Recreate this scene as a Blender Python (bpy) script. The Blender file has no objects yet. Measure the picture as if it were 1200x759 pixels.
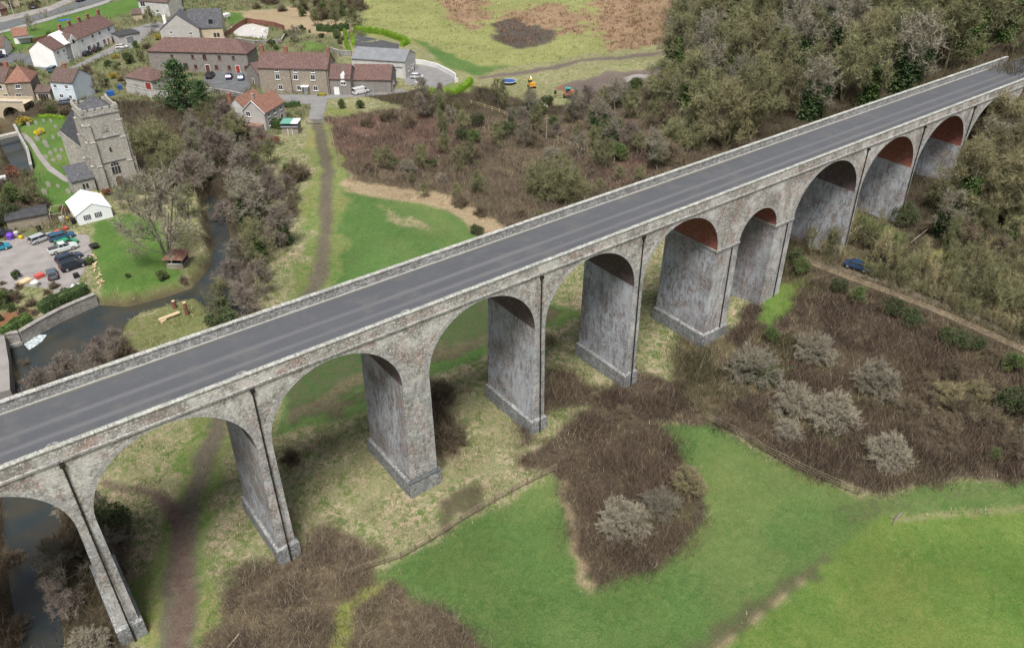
import bpy, bmesh, math, random
import numpy as np
from math import sin, cos, tan, pi, radians, hypot, atan2, exp, sqrt
from mathutils import Vector, Matrix
random.seed(7); RNG = np.random.default_rng(7)
scn = bpy.context.scene
COL = scn.collection

# ------------------------------------------------------------------ camera
FPX, TH, PSI = 943.0, 0.585, 0.649
CP = (0.0, -64.47, 72.3)
_s, _c, _sp, _cp = sin(TH), cos(TH), sin(PSI), cos(PSI)
cam_d = bpy.data.cameras.new('camera'); cam = bpy.data.objects.new('camera', cam_d); COL.objects.link(cam)
cam.location = CP; cam.rotation_euler = (pi/2 - TH, 0, -PSI)
cam_d.sensor_width = 36; cam_d.lens = FPX/1200*36; cam_d.clip_start = 1; cam_d.clip_end = 5000
scn.camera = cam

def un(x, y, z=0.0):
    a = (x-600)/FPX; b = -(y-379.5)/FPX
    Fw = _c+b*_s; dz = -_s+b*_c
    dx = a*_cp+Fw*_sp; dy = -a*_sp+Fw*_cp
    t = (z-CP[2])/dz
    return CP[0]+t*dx, CP[1]+t*dy

# ------------------------------------------------------------------ noise, terrain
_H = RNG.random((256, 256))
def vnoise(x, y):
    x = np.asarray(x, float); y = np.asarray(y, float)
    xi = np.floor(x).astype(int); yi = np.floor(y).astype(int)
    fx = x-xi; fy = y-yi; fx = fx*fx*(3-2*fx); fy = fy*fy*(3-2*fy)
    a = _H[xi & 255, yi & 255]; b = _H[(xi+1) & 255, yi & 255]
    c = _H[xi & 255, (yi+1) & 255]; d = _H[(xi+1) & 255, (yi+1) & 255]
    return (a*(1-fx)+b*fx)*(1-fy)+(c*(1-fx)+d*fx)*fy
def fbm(x, y, o=4):
    r = 0; a = 1; s = 0
    for i in range(o):
        r = r+a*vnoise(x*2**i+17.3*i, y*2**i+9.1*i); s += a; a *= .5
    return r/s-.5
def sstep(a, b, x):
    t = np.clip((x-a)/(b-a), 0, 1); return t*t*(3-2*t)

def inpoly(P, u, v):
    r = np.zeros(u.shape, bool); n = len(P)
    for i in range(n):
        x1, y1 = P[i]; x2, y2 = P[(i+1) % n]
        if y1 == y2: continue
        c = ((y1 > v) != (y2 > v)) & (u < (x2-x1)*(v-y1)/(y2-y1)+x1)
        r ^= c
    return r
def segdist(P, u, v, closed=True):
    d = np.full(u.shape, 1e9); n = len(P)
    for i in range(n if closed else n-1):
        x1, y1 = P[i]; x2, y2 = P[(i+1) % n]
        L = (x2-x1)**2+(y2-y1)**2+1e-9
        t = np.clip(((u-x1)*(x2-x1)+(v-y1)*(y2-y1))/L, 0, 1)
        d = np.minimum(d, np.hypot(u-x1-t*(x2-x1), v-y1-t*(y2-y1)))
    return d

WZ = -2.0
RIV = [[un(x, y, WZ) for x, y in [(10,408),(28,402),(50,388),(74,375),(96,365),(114,358),(150,360),(190,350),(226,338),(240,322),(249,312),(252,290),(246,262),
      (241,236),(248,228),(258,233),(264,258),(271,290),(283,328),(288,372),(268,384),(252,366),(234,352),(200,362),(165,372),(143,384),(138,400),(118,420),(100,455),
      (95,520),(78,590),(62,640),(64,690),(76,770),(28,770),(14,690),(6,620),(4,580),(-14,520),(4,470),(26,440)]],
       [un(x, y, WZ) for x, y in [(-6,140),(14,138),(20,160),(38,200),(34,208),(20,207),(10,186),(2,172)]]]
def riverdepth(u, v):
    w = np.full(u.shape, 1e9)
    for P in RIV:
        a = np.array(P); m = (u > a[:,0].min()-6) & (u < a[:,0].max()+6) & (v > a[:,1].min()-6) & (v < a[:,1].max()+6)
        if not m.any(): continue
        uu, vv = u[m], v[m]
        d = segdist(P, uu, vv); d = np.where(inpoly(P, uu, vv), -d, d)
        w[m] = np.minimum(w[m], d)
    return w      # signed distance, negative inside

def terrain(u, v):
    u = np.asarray(u, float); v = np.asarray(v, float)
    q = u - 0.55*np.maximum(v, 0) + 0.8*np.minimum(v+10, 0)
    z = np.interp(q, [-500, 84, 92, 101, 120, 140, 180, 230, 300, 600], [0, 0, .6, 2.8, 4.6, 6.5, 16, 28, 40, 70])
    # railway embankment beyond the last arches
    top = 24.72
    side = np.maximum(np.abs(v-4.45)-6.0, 0)
    end = np.maximum(176-u, 0)
    emb = top - side/1.5 - end/1.3
    z = np.where(u > 150, np.maximum(z, emb), z)
    z = np.where((np.abs(v-4.45) < 6.2) & (u > 173), top, z)
    vil = sstep(95, 112, v)*sstep(120, 90, u)
    amp = (1-vil)*np.where((np.abs(v-4.45) < 6.5) & (u > 168), 0, 1)
    z = z + amp*(fbm(u/14, v/14, 3)*1.0*sstep(0, 40, np.abs(u-30)+30) + fbm(u/3.1, v/3.1, 2)*.25)*sstep(60, 100, u+70)*.6
    d = riverdepth(u, v)
    z = np.where(d < 2.2, z + (-3.1-z)*sstep(2.2, -1.2, d), z)
    return z
def tz(u, v): return float(terrain(np.array([u]), np.array([v]))[0])
def at(x, y, h=0.0):
    z = 0.0
    for _ in range(12):
        u, v = un(x, y, z+h); z = .4*z + .6*tz(u, v)
    return Vector((u, v, z))

# ------------------------------------------------------------------ materials
def newmat(name):
    m = bpy.data.materials.new(name); m.use_nodes = True
    nt = m.node_tree; b = nt.nodes['Principled BSDF']; b.inputs['Specular IOR Level'].default_value = .3
    return m, nt, b
def N(nt, t, **k):
    n = nt.nodes.new(t)
    for a, v in k.items():
        if a in n.inputs.keys() if hasattr(n.inputs, 'keys') else False: n.inputs[a].default_value = v
        else: setattr(n, a, v)
    return n
def L(nt, a, b): nt.links.new(a, b)
def mixc(nt, fac, a, b, mode='MIX'):
    n = nt.nodes.new('ShaderNodeMix'); n.data_type = 'RGBA'; n.blend_type = mode
    for i, x in ((0, fac), (6, a), (7, b)):
        if isinstance(x, (int, float)): n.inputs[i].default_value = x
        elif isinstance(x, tuple): n.inputs[i].default_value = x if len(x) == 4 else x+(1,)
        else: L(nt, x, n.inputs[i])
    return n.outputs[2]
def noise(nt, vec, scale, detail=4, rough=.6, dist=0):
    n = nt.nodes.new('ShaderNodeTexNoise'); n.inputs['Scale'].default_value = scale
    n.inputs['Detail'].default_value = detail; n.inputs['Roughness'].default_value = rough; n.inputs['Distortion'].default_value = dist
    if vec is not None: L(nt, vec, n.inputs['Vector'])
    return n.outputs[0]
def ramp(nt, fac, stops):
    n = nt.nodes.new('ShaderNodeValToRGB'); cr = n.color_ramp
    while len(cr.elements) < len(stops): cr.elements.new(.5)
    for e, (p, c) in zip(cr.elements, stops):
        e.position = p; e.color = (c, c, c, 1) if isinstance(c, (int, float)) else tuple(c)+(1,)
    L(nt, fac, n.inputs[0]); return n.outputs[0]
def mapping(nt, vec, sc=(1,1,1), loc=(0,0,0)):
    n = nt.nodes.new('ShaderNodeMapping'); n.inputs['Scale'].default_value = sc; n.inputs['Location'].default_value = loc
    L(nt, vec, n.inputs['Vector']); return n.outputs[0]
def bump(nt, b, h, s, d=.1):
    n = nt.nodes.new('ShaderNodeBump'); n.inputs['Strength'].default_value = s; n.inputs['Distance'].default_value = d
    L(nt, h, n.inputs['Height']); L(nt, n.outputs[0], b.inputs['Normal'])
def objc(nt): return nt.nodes.new('ShaderNodeTexCoord').outputs['Object']
def uvc(nt): return nt.nodes.new('ShaderNodeTexCoord').outputs['UV']

def plain(name, c, c2=None, sc=1.5, rough=.8, metal=0, bmp=0, rnd=0):
    m, nt, b = newmat(name)
    if c2 is None: c2 = tuple(x*.75 for x in c)
    o = objc(nt); f = ramp(nt, noise(nt, o, sc, 5, .65), [(.35, 0), (.65, 1)])
    col = mixc(nt, f, c, c2)
    if rnd:
        oi = nt.nodes.new('ShaderNodeObjectInfo')
        r = ramp(nt, oi.outputs['Random'], [(0, 1-rnd), (1, 1+rnd)])
        col = mixc(nt, 1.0, col, r, 'MULTIPLY')
    L(nt, col, b.inputs['Base Color']); b.inputs['Roughness'].default_value = rough; b.inputs['Metallic'].default_value = metal
    if bmp: bump(nt, b, noise(nt, o, sc*6, 3), bmp, .05)
    return m
def stone(name, c1, c2, mortar, bw=.55, bh=.3, stain=.5, red=0.0, streak=0.0, white=(.55,.56,.55), extra=None, rough=.9, morts=.035, patch=0):
    """coursed rubble: UV in metres; blocks vary, lichen and lime stains, some red stones"""
    m, nt, b = newmat(name)
    uv = uvc(nt); o = objc(nt)
    wv = nt.nodes.new('ShaderNodeVectorMath'); wv.operation = 'ADD'
    wn = nt.nodes.new('ShaderNodeTexNoise'); wn.inputs['Scale'].default_value = 1.3; wn.inputs['Detail'].default_value = 2; L(nt, uv, wn.inputs['Vector'])
    sc = nt.nodes.new('ShaderNodeVectorMath'); sc.operation = 'SCALE'; sc.inputs['Scale'].default_value = .22; L(nt, wn.outputs[1], sc.inputs[0])
    L(nt, uv, wv.inputs[0]); L(nt, sc.outputs[0], wv.inputs[1])
    br = nt.nodes.new('ShaderNodeTexBrick'); L(nt, wv.outputs[0], br.inputs['Vector'])
    br.inputs['Scale'].default_value = 1; br.inputs['Brick Width'].default_value = bw; br.inputs['Row Height'].default_value = bh
    br.inputs['Mortar Size'].default_value = morts; br.inputs['Mortar Smooth'].default_value = .4
    br.inputs['Color1'].default_value = (0,0,0,1); br.inputs['Color2'].default_value = (1,1,1,1); br.inputs['Mortar'].default_value = (.5,.5,.5,1)
    br.offset_frequency = 2; br.squash = .7; br.squash_frequency = 3
    base = mixc(nt, br.outputs[0], c1, c2)
    n1 = noise(nt, o, 2.6, 6, .75)
    base = mixc(nt, ramp(nt, n1, [(.40, 0), (.55, .75)]), base, tuple(x*.55 for x in c1))
    if red:
        rd = ramp(nt, noise(nt, o, .5, 4, .7), [(.5-.1*red, 0), (.62, 1)])
        rb = mixc(nt, 1.0, rd, br.outputs[0], 'MULTIPLY')
        base = mixc(nt, rb, base, (.27,.13,.10))
    base = mixc(nt, br.outputs[1], base, mortar)
    if stain:
        st = ramp(nt, noise(nt, o, .8, 8, .8), [(.5, 0), (.68, stain)])
        base = mixc(nt, st, base, white)
        sp = ramp(nt, noise(nt, o, 4.5, 5, .8), [(.52, 0), (.60, stain)])
        base = mixc(nt, sp, base, tuple(min(1, x*1.1) for x in white))
    if patch:
        pt = noise(nt, mapping(nt, o, (1, 1, .8), (3, 5, 2)), .22, 5, .6, .5)
        base = mixc(nt, mixc(nt, 1.0, ramp(nt, pt, [(.50, 0), (.62, 1)]), (patch*.6,)*3, 'MULTIPLY'), base, tuple(x*1.02 for x in white))
        base = mixc(nt, mixc(nt, 1.0, ramp(nt, pt, [(.36, 1), (.47, 0)]), (patch*.5,)*3, 'MULTIPLY'), base, (.15,.135,.115))
    if streak:
        mp = mapping(nt, o, (1.0, 1.0, .38))
        k = noise(nt, mp, 1.4, 8, .78, .8)
        k2 = noise(nt, o, .16, 3, .5)
        kk = mixc(nt, 1.0, ramp(nt, k, [(.44, 0), (.53, 1)]), ramp(nt, k2, [(.38, 0), (.52, 1)]), 'MULTIPLY')
        base = mixc(nt, mixc(nt, 1.0, kk, (streak,)*3, 'MULTIPLY'), base, (.45,.485,.54))
        dk = ramp(nt, noise(nt, mapping(nt, o, (1.6, 1.6, .3), (7,3,1)), 1.3, 6, .7), [(.52, 0), (.64, .75)])
        base = mixc(nt, mixc(nt, 1.0, dk, (.7,)*3, 'MULTIPLY'), base, (.12,.115,.11))
    if extra: base = extra(nt, o, base)
    L(nt, base, b.inputs['Base Color']); b.inputs['Roughness'].default_value = rough
    hh = mixc(nt, .5, br.outputs[1], noise(nt, o, 8, 4), 'SUBTRACT')
    iv = nt.nodes.new('ShaderNodeInvert'); L(nt, hh, iv.inputs['Color'])
    bump(nt, b, iv.outputs[0], .6, .06)
    return m

M = {}
def yellow_lichen(nt, o, base):
    f = ramp(nt, noise(nt, o, .7, 6, .75), [(.6, 0), (.7, .5)])
    return mixc(nt, f, base, (.30,.27,.12))
M['stone'] = stone('viaduct_stone', (.21,.20,.185), (.52,.505,.47), (.20,.19,.175), .66, .34, .6, red=.3, white=(.64,.635,.61), patch=.75)
M['parapet'] = stone('parapet_stone', (.20,.195,.185), (.36,.35,.335), (.20,.195,.185), .6, .24, .6)
M['pierface'] = stone('pier_face_stone', (.20,.195,.185), (.46,.45,.425), (.19,.185,.175), .66, .34, .6, red=.12, streak=.25, white=(.60,.60,.58), patch=.7)
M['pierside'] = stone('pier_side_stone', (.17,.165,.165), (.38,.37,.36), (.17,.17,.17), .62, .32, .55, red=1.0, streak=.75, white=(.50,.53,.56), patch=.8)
M['soffit'] = stone('soffit_brick', (.30,.085,.055), (.42,.13,.085), (.22,.13,.11), .30, .12, .22, white=(.42,.40,.40), morts=.012)
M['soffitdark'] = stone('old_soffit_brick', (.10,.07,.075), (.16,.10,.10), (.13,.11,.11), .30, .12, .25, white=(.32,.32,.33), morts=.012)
M['ring'] = stone('arch_ring_stone', (.30,.295,.285), (.47,.46,.44), (.25,.245,.235), .42, .9, .5)
M['coping'] = stone('coping_stone', (.30,.30,.28), (.46,.46,.43), (.14,.14,.12), 1.1, 2.0, .75, extra=yellow_lichen, white=(.50,.52,.48))
M['string'] = stone('string_course_stone', (.24,.235,.22), (.38,.37,.35), (.15,.14,.13), .9, 1.0, .6)
M['plinth'] = stone('plinth_stone', (.16,.165,.17), (.27,.28,.28), (.18,.18,.18), .8, .45, .45)
M['darkcap'] = plain('dark_ledge_stone', (.05,.055,.06), (.10,.11,.11), 2)
M['church'] = stone('church_stone', (.34,.32,.285), (.54,.51,.455), (.34,.32,.285), .6, .28, .6, white=(.52,.50,.45))
M['buff'] = stone('cottage_stone', (.26,.215,.165), (.42,.355,.28), (.34,.30,.25), .45, .22, .2)
M['greystone'] = stone('barn_stone', (.20,.18,.165), (.32,.29,.265), (.26,.24,.22), .45, .22, .25)
M['gardenwall'] = stone('garden_wall_stone', (.22,.21,.19), (.36,.34,.31), (.24,.22,.20), .5, .2, .4)
M['iron'] = plain('cast_iron', (.018,.018,.02), (.04,.035,.03), 3, .5, .3)

def mk_road():
    m, nt, b = newmat('viaduct_asphalt'); o = objc(nt)
    sep = nt.nodes.new('ShaderNodeSeparateXYZ'); L(nt, o, sep.inputs[0])
    ln = noise(nt, mapping(nt, o, (.05, .5, 1)), 1, 4, .6)
    def band(c, w):
        a = nt.nodes.new('ShaderNodeMath'); a.operation = 'SUBTRACT'; L(nt, sep.outputs[1], a.inputs[0]); a.inputs[1].default_value = c
        a2 = nt.nodes.new('ShaderNodeMath'); a2.operation = 'ABSOLUTE'; L(nt, a.outputs[0], a2.inputs[0])
        a3 = nt.nodes.new('ShaderNodeMath'); a3.operation = 'MULTIPLY_ADD'; L(nt, ln, a3.inputs[0]); a3.inputs[1].default_value = .9; L(nt, a2.outputs[0], a3.inputs[2])
        return ramp(nt, a3.outputs[0], [(.42, 1), (.42+w, 0)])
    base = mixc(nt, ramp(nt, noise(nt, o, 9, 6, .8), [(.3, 0), (.7, 1)]), (.050,.054,.062), (.092,.097,.108))
    base = mixc(nt, ramp(nt, ln, [(.35, 0), (.65, .5)]), base, (.09,.094,.105))
    for c in (5.15, 3.0):
        base = mixc(nt, mixc(nt, 1.0, band(c, .55), (.55,)*3, 'MULTIPLY'), base, (.155,.152,.16))
    base = mixc(nt, ramp(nt, noise(nt, o, .35, 5, .7), [(.5, 0), (.66, .5)]), base, (.115,.112,.108))
    for c in (.1, 8.85): base = mixc(nt, band(c, .25), base, (.12,.115,.085))
    L(nt, base, b.inputs['Base Color']); b.inputs['Roughness'].default_value = .75
    bump(nt, b, noise(nt, o, 30, 3), .3, .02)
    return m
M['vroad'] = mk_road()
M['asphalt'] = plain('asphalt', (.085,.09,.10), (.13,.135,.14), .5, .8)
M['paleasphalt'] = plain('worn_asphalt', (.16,.16,.165), (.21,.205,.20), .4, .85)
M['gravel'] = plain('gravel', (.27,.25,.245), (.20,.185,.175), .35, .9, bmp=.3)
M['pavement'] = plain('pavement_slabs', (.27,.27,.27), (.21,.21,.21), .5, .85)
M['paint'] = plain('white_paint', (.75,.75,.74), (.6,.6,.6), 2, .5)
M['render'] = plain('white_render', (.86,.86,.86), (.76,.76,.75), .4, .7)
M['cream'] = plain('cream_render', (.50,.43,.32), (.40,.34,.25), .5, .8)
M['palegrey'] = plain('pale_grey_render', (.46,.44,.42), (.37,.36,.34), .5, .8)
M['palewhite'] = plain('aged_white_render', (.55,.55,.54), (.40,.39,.37), .5, .85)
M['blueish'] = plain('pale_blue_render', (.60,.68,.74), (.52,.58,.62), .5, .75)
def roofm(n, c, c2, sc=.7): return stone(n, c, c2, tuple(x*.6 for x in c), .3, .3, .12, white=(.42,.38,.33), morts=.02, rough=.85)
M['redtile'] = roofm('red_brown_tiles', (.135,.078,.070), (.215,.125,.112))
M['orangetile'] = roofm('orange_tiles', (.25,.12,.085), (.36,.19,.14))
M['browntile'] = roofm('brown_tiles', (.11,.075,.065), (.19,.125,.11))
M['slate'] = roofm('slates', (.085,.09,.105), (.145,.15,.17))
M['greyroof'] = plain('grey_sheet_roof', (.15,.16,.175), (.20,.21,.22), .6, .5)
M['felt'] = plain('black_felt_roof', (.035,.036,.04), (.06,.06,.065), 1, .8)
M['glass'] = plain('dark_glass', (.02,.024,.03), (.04,.045,.05), 2, .08)
M['white'] = plain('white_frame', (.8,.8,.8), (.7,.7,.7), 2, .5)
M['reddoor'] = plain('red_door_paint', (.30,.05,.035), None, 2, .5)
M['orangedoor'] = plain('orange_door_paint', (.50,.22,.08), None, 2, .5)
M['browndoor'] = plain('brown_door_paint', (.12,.05,.03), None, 2, .5)
M['brick'] = stone('red_brick', (.30,.10,.07), (.40,.16,.11), (.3,.25,.2), .23, .08, .1, morts=.01)
M['pot'] = plain('clay_pot', (.45,.22,.12), None, 3, .8)
M['wood'] = plain('weathered_timber', (.22,.19,.15), (.33,.29,.23), 2, .85)
M['oldwood'] = plain('old_fence_timber', (.15,.12,.08), (.22,.185,.13), 2, .9); M['redwood'] = plain('red_brown_fence_timber', (.16,.065,.05), (.22,.10,.075), 1, .85)
M['palewood'] = plain('fresh_cut_wood', (.55,.44,.28), (.45,.35,.22), 2, .8)
M['tarp'] = plain('marquee_canvas', (.82,.84,.85), (.72,.75,.77), .8, .6)
M['tyre'] = plain('tyre_rubber', (.02,.02,.02), None, 3, .9)
M['rim'] = plain('alloy_rim', (.45,.46,.47), None, 3, .35, .6)
M['lampred'] = plain('red_lens', (.35,.02,.02), None, 3, .3)
M['lampclr'] = plain('clear_lens', (.30,.30,.30), None, 3, .2)
def car_paint(n, c):
    m, nt, b = newmat(n); b.inputs['Base Color'].default_value = tuple(c)+(1,); b.inputs['Roughness'].default_value = .28
    b.inputs['Metallic'].default_value = .25; b.inputs['Coat Weight'].default_value = .6; return m
def mk_water():
    m, nt, b = newmat('river_water'); o = objc(nt)
    c = mixc(nt, ramp(nt, noise(nt, o, .18, 4, .6), [(.4, 0), (.6, 1)]), (.026,.034,.036), (.045,.042,.032))
    L(nt, c, b.inputs['Base Color']); b.inputs['Roughness'].default_value = .16; b.inputs['Specular IOR Level'].default_value = .42
    bump(nt, b, noise(nt, mapping(nt, o, (1, 1, 1)), 1.4, 4, .6), .25, .08); return m
M['water'] = mk_water()
M['foam'] = plain('water_foam', (.62,.68,.70), (.10,.14,.16), 2.2, .5)

def attrmat(name, rough=.9, var=.18, sc=1.0, trans=0, bmp=0):
    m, nt, b = newmat(name)
    a = nt.nodes.new('ShaderNodeAttribute'); a.attribute_name = 'Col'
    L(nt, a.outputs['Color'], b.inputs['Base Color']); b.inputs['Roughness'].default_value = rough; b.inputs['Specular IOR Level'].default_value = .1
    return m
M['stuff'] = attrmat('vegetation_blades')
def veg(name, c, c2, rnd=.2, sc=.5, rough=.9):
    m = plain(name, c, c2, sc, rough, rnd=rnd); m.node_tree.nodes['Principled BSDF'].inputs['Specular IOR Level'].default_value = .1; return m
M['bark_pale'] = veg('pale_bark', (.26,.24,.19), (.15,.14,.11)); M['bark_dark'] = veg('dark_bark', (.10,.085,.065), (.16,.14,.11))
M['bark_moss'] = veg('mossy_bark', (.19,.18,.10), (.12,.115,.07))
M['tw_grey'] = veg('grey_twigs', (.18,.165,.125), (.26,.24,.19)); M['tw_olive'] = veg('olive_twigs', (.138,.140,.070), (.215,.212,.115))
M['tw_purple'] = veg('purple_brown_twigs', (.155,.128,.108), (.225,.190,.160)); M['tw_brown'] = veg('brown_twigs', (.12,.095,.064), (.185,.15,.105))
M['tw_bright'] = veg('yellow_olive_twigs', (.17,.158,.085), (.245,.225,.13)); M['tw_yellow'] = veg('yellow_willow_twigs', (.27,.235,.13), (.34,.30,.17)); M['tw_silver'] = veg('silvery_twigs', (.215,.195,.148), (.30,.272,.212))
M['lf_dark'] = veg('dark_leaves', (.035,.060,.025), (.07,.105,.04)); M['lf_ivy'] = veg('ivy_leaves', (.045,.080,.025), (.095,.145,.045))
M['lf_bright'] = veg('bright_hedge_leaves', (.13,.24,.02), (.20,.32,.04)); M['lf_yellow'] = veg('yellow_flowers', (.65,.50,.03), (.50,.42,.05))
M['lf_conifer'] = veg('conifer_needles', (.035,.070,.028), (.075,.125,.05)); M['lf_red'] = veg('red_brown_leaves', (.25,.09,.06), (.18,.06,.04))
M['lf_gold'] = veg('golden_shrub_leaves', (.42,.30,.05), (.30,.24,.05))

# ------------------------------------------------------------------ mesh builder and object helpers
class MB:
    def __init__(s): s.v = []; s.f = []; s.m = []; s.uv = {}
    def face(s, pts, mi=0, uv=None):
        i = len(s.v); s.v += [tuple(p) for p in pts]; s.f.append(tuple(range(i, i+len(pts)))); s.m.append(mi)
        if uv: s.uv[len(s.f)-1] = uv
    def box(s, x0, x1, y0, y1, z0, z1, mi=0, M4=None, taper=0):
        t = taper
        P = [(x0,y0,z0),(x1,y0,z0),(x1,y1,z0),(x0,y1,z0),(x0+t,y0+t,z1),(x1-t,y0+t,z1),(x1-t,y1-t,z1),(x0+t,y1-t,z1)]
        if M4 is not None: P = [tuple(M4 @ Vector(p)) for p in P]
        for q in ((0,3,2,1),(4,5,6,7),(0,1,5,4),(1,2,6,5),(2,3,7,6),(3,0,4,7)): s.face([P[i] for i in q], mi)
        return s
    def prism(s, prof, a0, a1, axis='x', mi=0, M4=None):
        """closed 2-D profile (list of 2-tuples), extruded along axis"""
        def P(p, a):
            r = {'x': (a, p[0], p[1]), 'y': (p[0], a, p[1]), 'z': (p[0], p[1], a)}[axis]
            return tuple(M4 @ Vector(r)) if M4 is not None else r
        n = len(prof)
        s.face([P(p, a0) for p in prof][::-1], mi); s.face([P(p, a1) for p in prof], mi)
        for i in range(n):
            j = (i+1) % n; s.face([P(prof[i], a0), P(prof[j], a0), P(prof[j], a1), P(prof[i], a1)], mi)
        return s
    def tube(s, p, q, r0, r1=None, n=6, mi=0, cap=True):
        p = Vector(p); q = Vector(q); r1 = r0 if r1 is None else r1
        d = (q-p).normalized(); a = d.orthogonal().normalized(); b = d.cross(a)
        A = [p+(a*cos(2*pi*i/n)+b*sin(2*pi*i/n))*r0 for i in range(n)]; B = [q+(a*cos(2*pi*i/n)+b*sin(2*pi*i/n))*r1 for i in range(n)]
        for i in range(n): j = (i+1) % n; s.face([A[i], A[j], B[j], B[i]], mi)
        if cap: s.face(A[::-1], mi); s.face(B, mi)
        return s
    def loft(s, rings, mi=0, cap=True):
        for A, B in zip(rings, rings[1:]):
            n = len(A)
            for i in range(n): j = (i+1) % n; s.face([A[i], A[j], B[j], B[i]], mi)
        if cap: s.face(rings[0][::-1], mi); s.face(rings[-1], mi)
        return s
    def build(s, name, mats, parent=None, smooth=False, merge=False, bevel=0):
        me = bpy.data.meshes.new(name); me.from_pydata(s.v, [], s.f)
        mats = mats if isinstance(mats, (list, tuple)) else [mats]
        for m in mats: me.materials.append(m)
        me.polygons.foreach_set('material_index', s.m)
        uvl = me.uv_layers.new(name='UVMap'); me.update()
        dat = np.zeros(len(me.loops)*2)
        for p in me.polygons:
            if p.index in s.uv:
                for k, li in enumerate(p.loop_indices): dat[2*li:2*li+2] = s.uv[p.index][k]
                continue
            n = p.normal; ax = max(range(3), key=lambda i: abs(n[i])-(.2 if i == 2 else 0))
            for li in p.loop_indices:
                c = me.vertices[me.loops[li].vertex_index].co
                dat[2*li:2*li+2] = (c.y, c.z) if ax == 0 else ((c.x, c.z) if ax == 1 else (c.x, c.y))
        uvl.data.foreach_set('uv', dat)
        if merge or bevel or smooth:
            bm = bmesh.new(); bm.from_mesh(me); bmesh.ops.remove_doubles(bm, verts=bm.verts, dist=.0005)
            bmesh.ops.recalc_face_normals(bm, faces=bm.faces)
            if bevel: bmesh.ops.bevel(bm, geom=list(bm.edges), offset=bevel, segments=2, affect='EDGES', clamp_overlap=True)
            bm.to_mesh(me); bm.free()
        if smooth: me.polygons.foreach_set('use_smooth', [True]*len(me.polygons))
        o = bpy.data.objects.new(name, me); COL.objects.link(o)
        if parent: o.parent = parent
        return o
def tag(o, label=None, cat=None, group=None, kind=None):
    if label: o['label'] = label
    if cat: o['category'] = cat
    if group: o['group'] = group
    if kind: o['kind'] = kind
    return o
def thing(name, label, cat, loc=(0,0,0), rz=0, group=None):
    o = bpy.data.objects.new(name, None); COL.objects.link(o); o.location = loc; o.rotation_euler = (0,0,rz); o.empty_display_size = .5
    return tag(o, label, cat, group)
def copy_tree(o, parent=None):
    c = o.copy(); COL.objects.link(c); c.parent = parent
    for ch in o.children: copy_tree(ch, c)
    return c
def relabel(c, label, group=None):
    c['label'] = label
    if group: c['group'] = group
    elif 'group' in c: del c['group']
    return c
def wmesh(name, mats, V, F, parent=None, col=None):
    me = bpy.data.meshes.new(name); V = np.asarray(V, np.float32); F = np.asarray(F, np.int32)
    me.vertices.add(len(V)); me.vertices.foreach_set('co', V.ravel())
    k = F.shape[1]; me.loops.add(F.size); me.loops.foreach_set('vertex_index', F.ravel())
    me.polygons.add(len(F)); me.polygons.foreach_set('loop_start', np.arange(0, F.size, k, dtype=np.int32)); me.polygons.foreach_set('loop_total', np.full(len(F), k, np.int32))
    for m in (mats if isinstance(mats, list) else [mats]): me.materials.append(m)
    me.update(calc_edges=True)
    if col is not None:
        a = me.color_attributes.new('Col', 'FLOAT_COLOR', 'POINT')
        c = np.ones((len(V), 4), np.float32); c[:, :3] = col; a.data.foreach_set('color', c.ravel())
    o = bpy.data.objects.new(name, me); COL.objects.link(o)
    if parent: o.parent = parent
    return o
# ------------------------------------------------------------------ ground
# type: (colour A, colour B, share of B)
GT = {
 'rough': ((.35,.285,.20), (.085,.135,.034)), 'meadow': ((.27,.26,.125), (.17,.20,.06)), 'bracken': ((.20,.12,.085), (.27,.20,.12)),
 'burnt': ((.055,.047,.045), (.10,.085,.07)), 'green': ((.062,.128,.034), (.10,.150,.050)), 'pasture': ((.064,.120,.034), (.102,.150,.048)),
 'bright': ((.078,.144,.030), (.120,.172,.044)), 'dullgreen': ((.042,.082,.024), (.07,.075,.04)), 'mud': ((.085,.064,.046), (.10,.105,.055)),
 'path': ((.090,.078,.058), (.125,.112,.080)), 'redmud': ((.095,.065,.055), (.135,.098,.080)), 'scrub': ((.070,.052,.037), (.13,.105,.068)),
 'redscrub': ((.13,.075,.06), (.10,.065,.05)), 'tan': ((.33,.27,.175), (.25,.19,.12)), 'floor': ((.042,.034,.024), (.075,.060,.042)),
 'lawn': ((.060,.130,.026), (.105,.16,.045)), 'darkolive': ((.060,.062,.032), (.12,.095,.058)), 'grassmix': ((.085,.135,.032), (.29,.245,.16)),
 'soil': ((.22,.11,.055), (.16,.085,.05)), 'garden': ((.17,.14,.095), (.10,.14,.05)), 'bank': ((.18,.165,.085), (.10,.13,.04)),
 'riverbed': ((.07,.055,.035), (.10,.08,.05)), 'thorn': ((.045,.035,.027), (.085,.065,.045)), 'site': ((.155,.122,.112), (.12,.10,.085)), 'speckle': ((.068,.100,.035), (.088,.085,.048)), 'track': ((.20,.165,.13), (.13,.11,.085)), 'yellow': ((.26,.26,.08), (.13,.17,.04)), 'verge': ((.085,.155,.03), (.20,.195,.09)),
}
GN = list(GT)
def W(pts, z=0): return [tuple(at(x, y)[:2]) for x, y in pts]
REG = []   # (type, polygon world, warp)
def reg(t, pts, warp=1.0): REG.append((GN.index(t), W(pts), warp, None))
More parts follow.
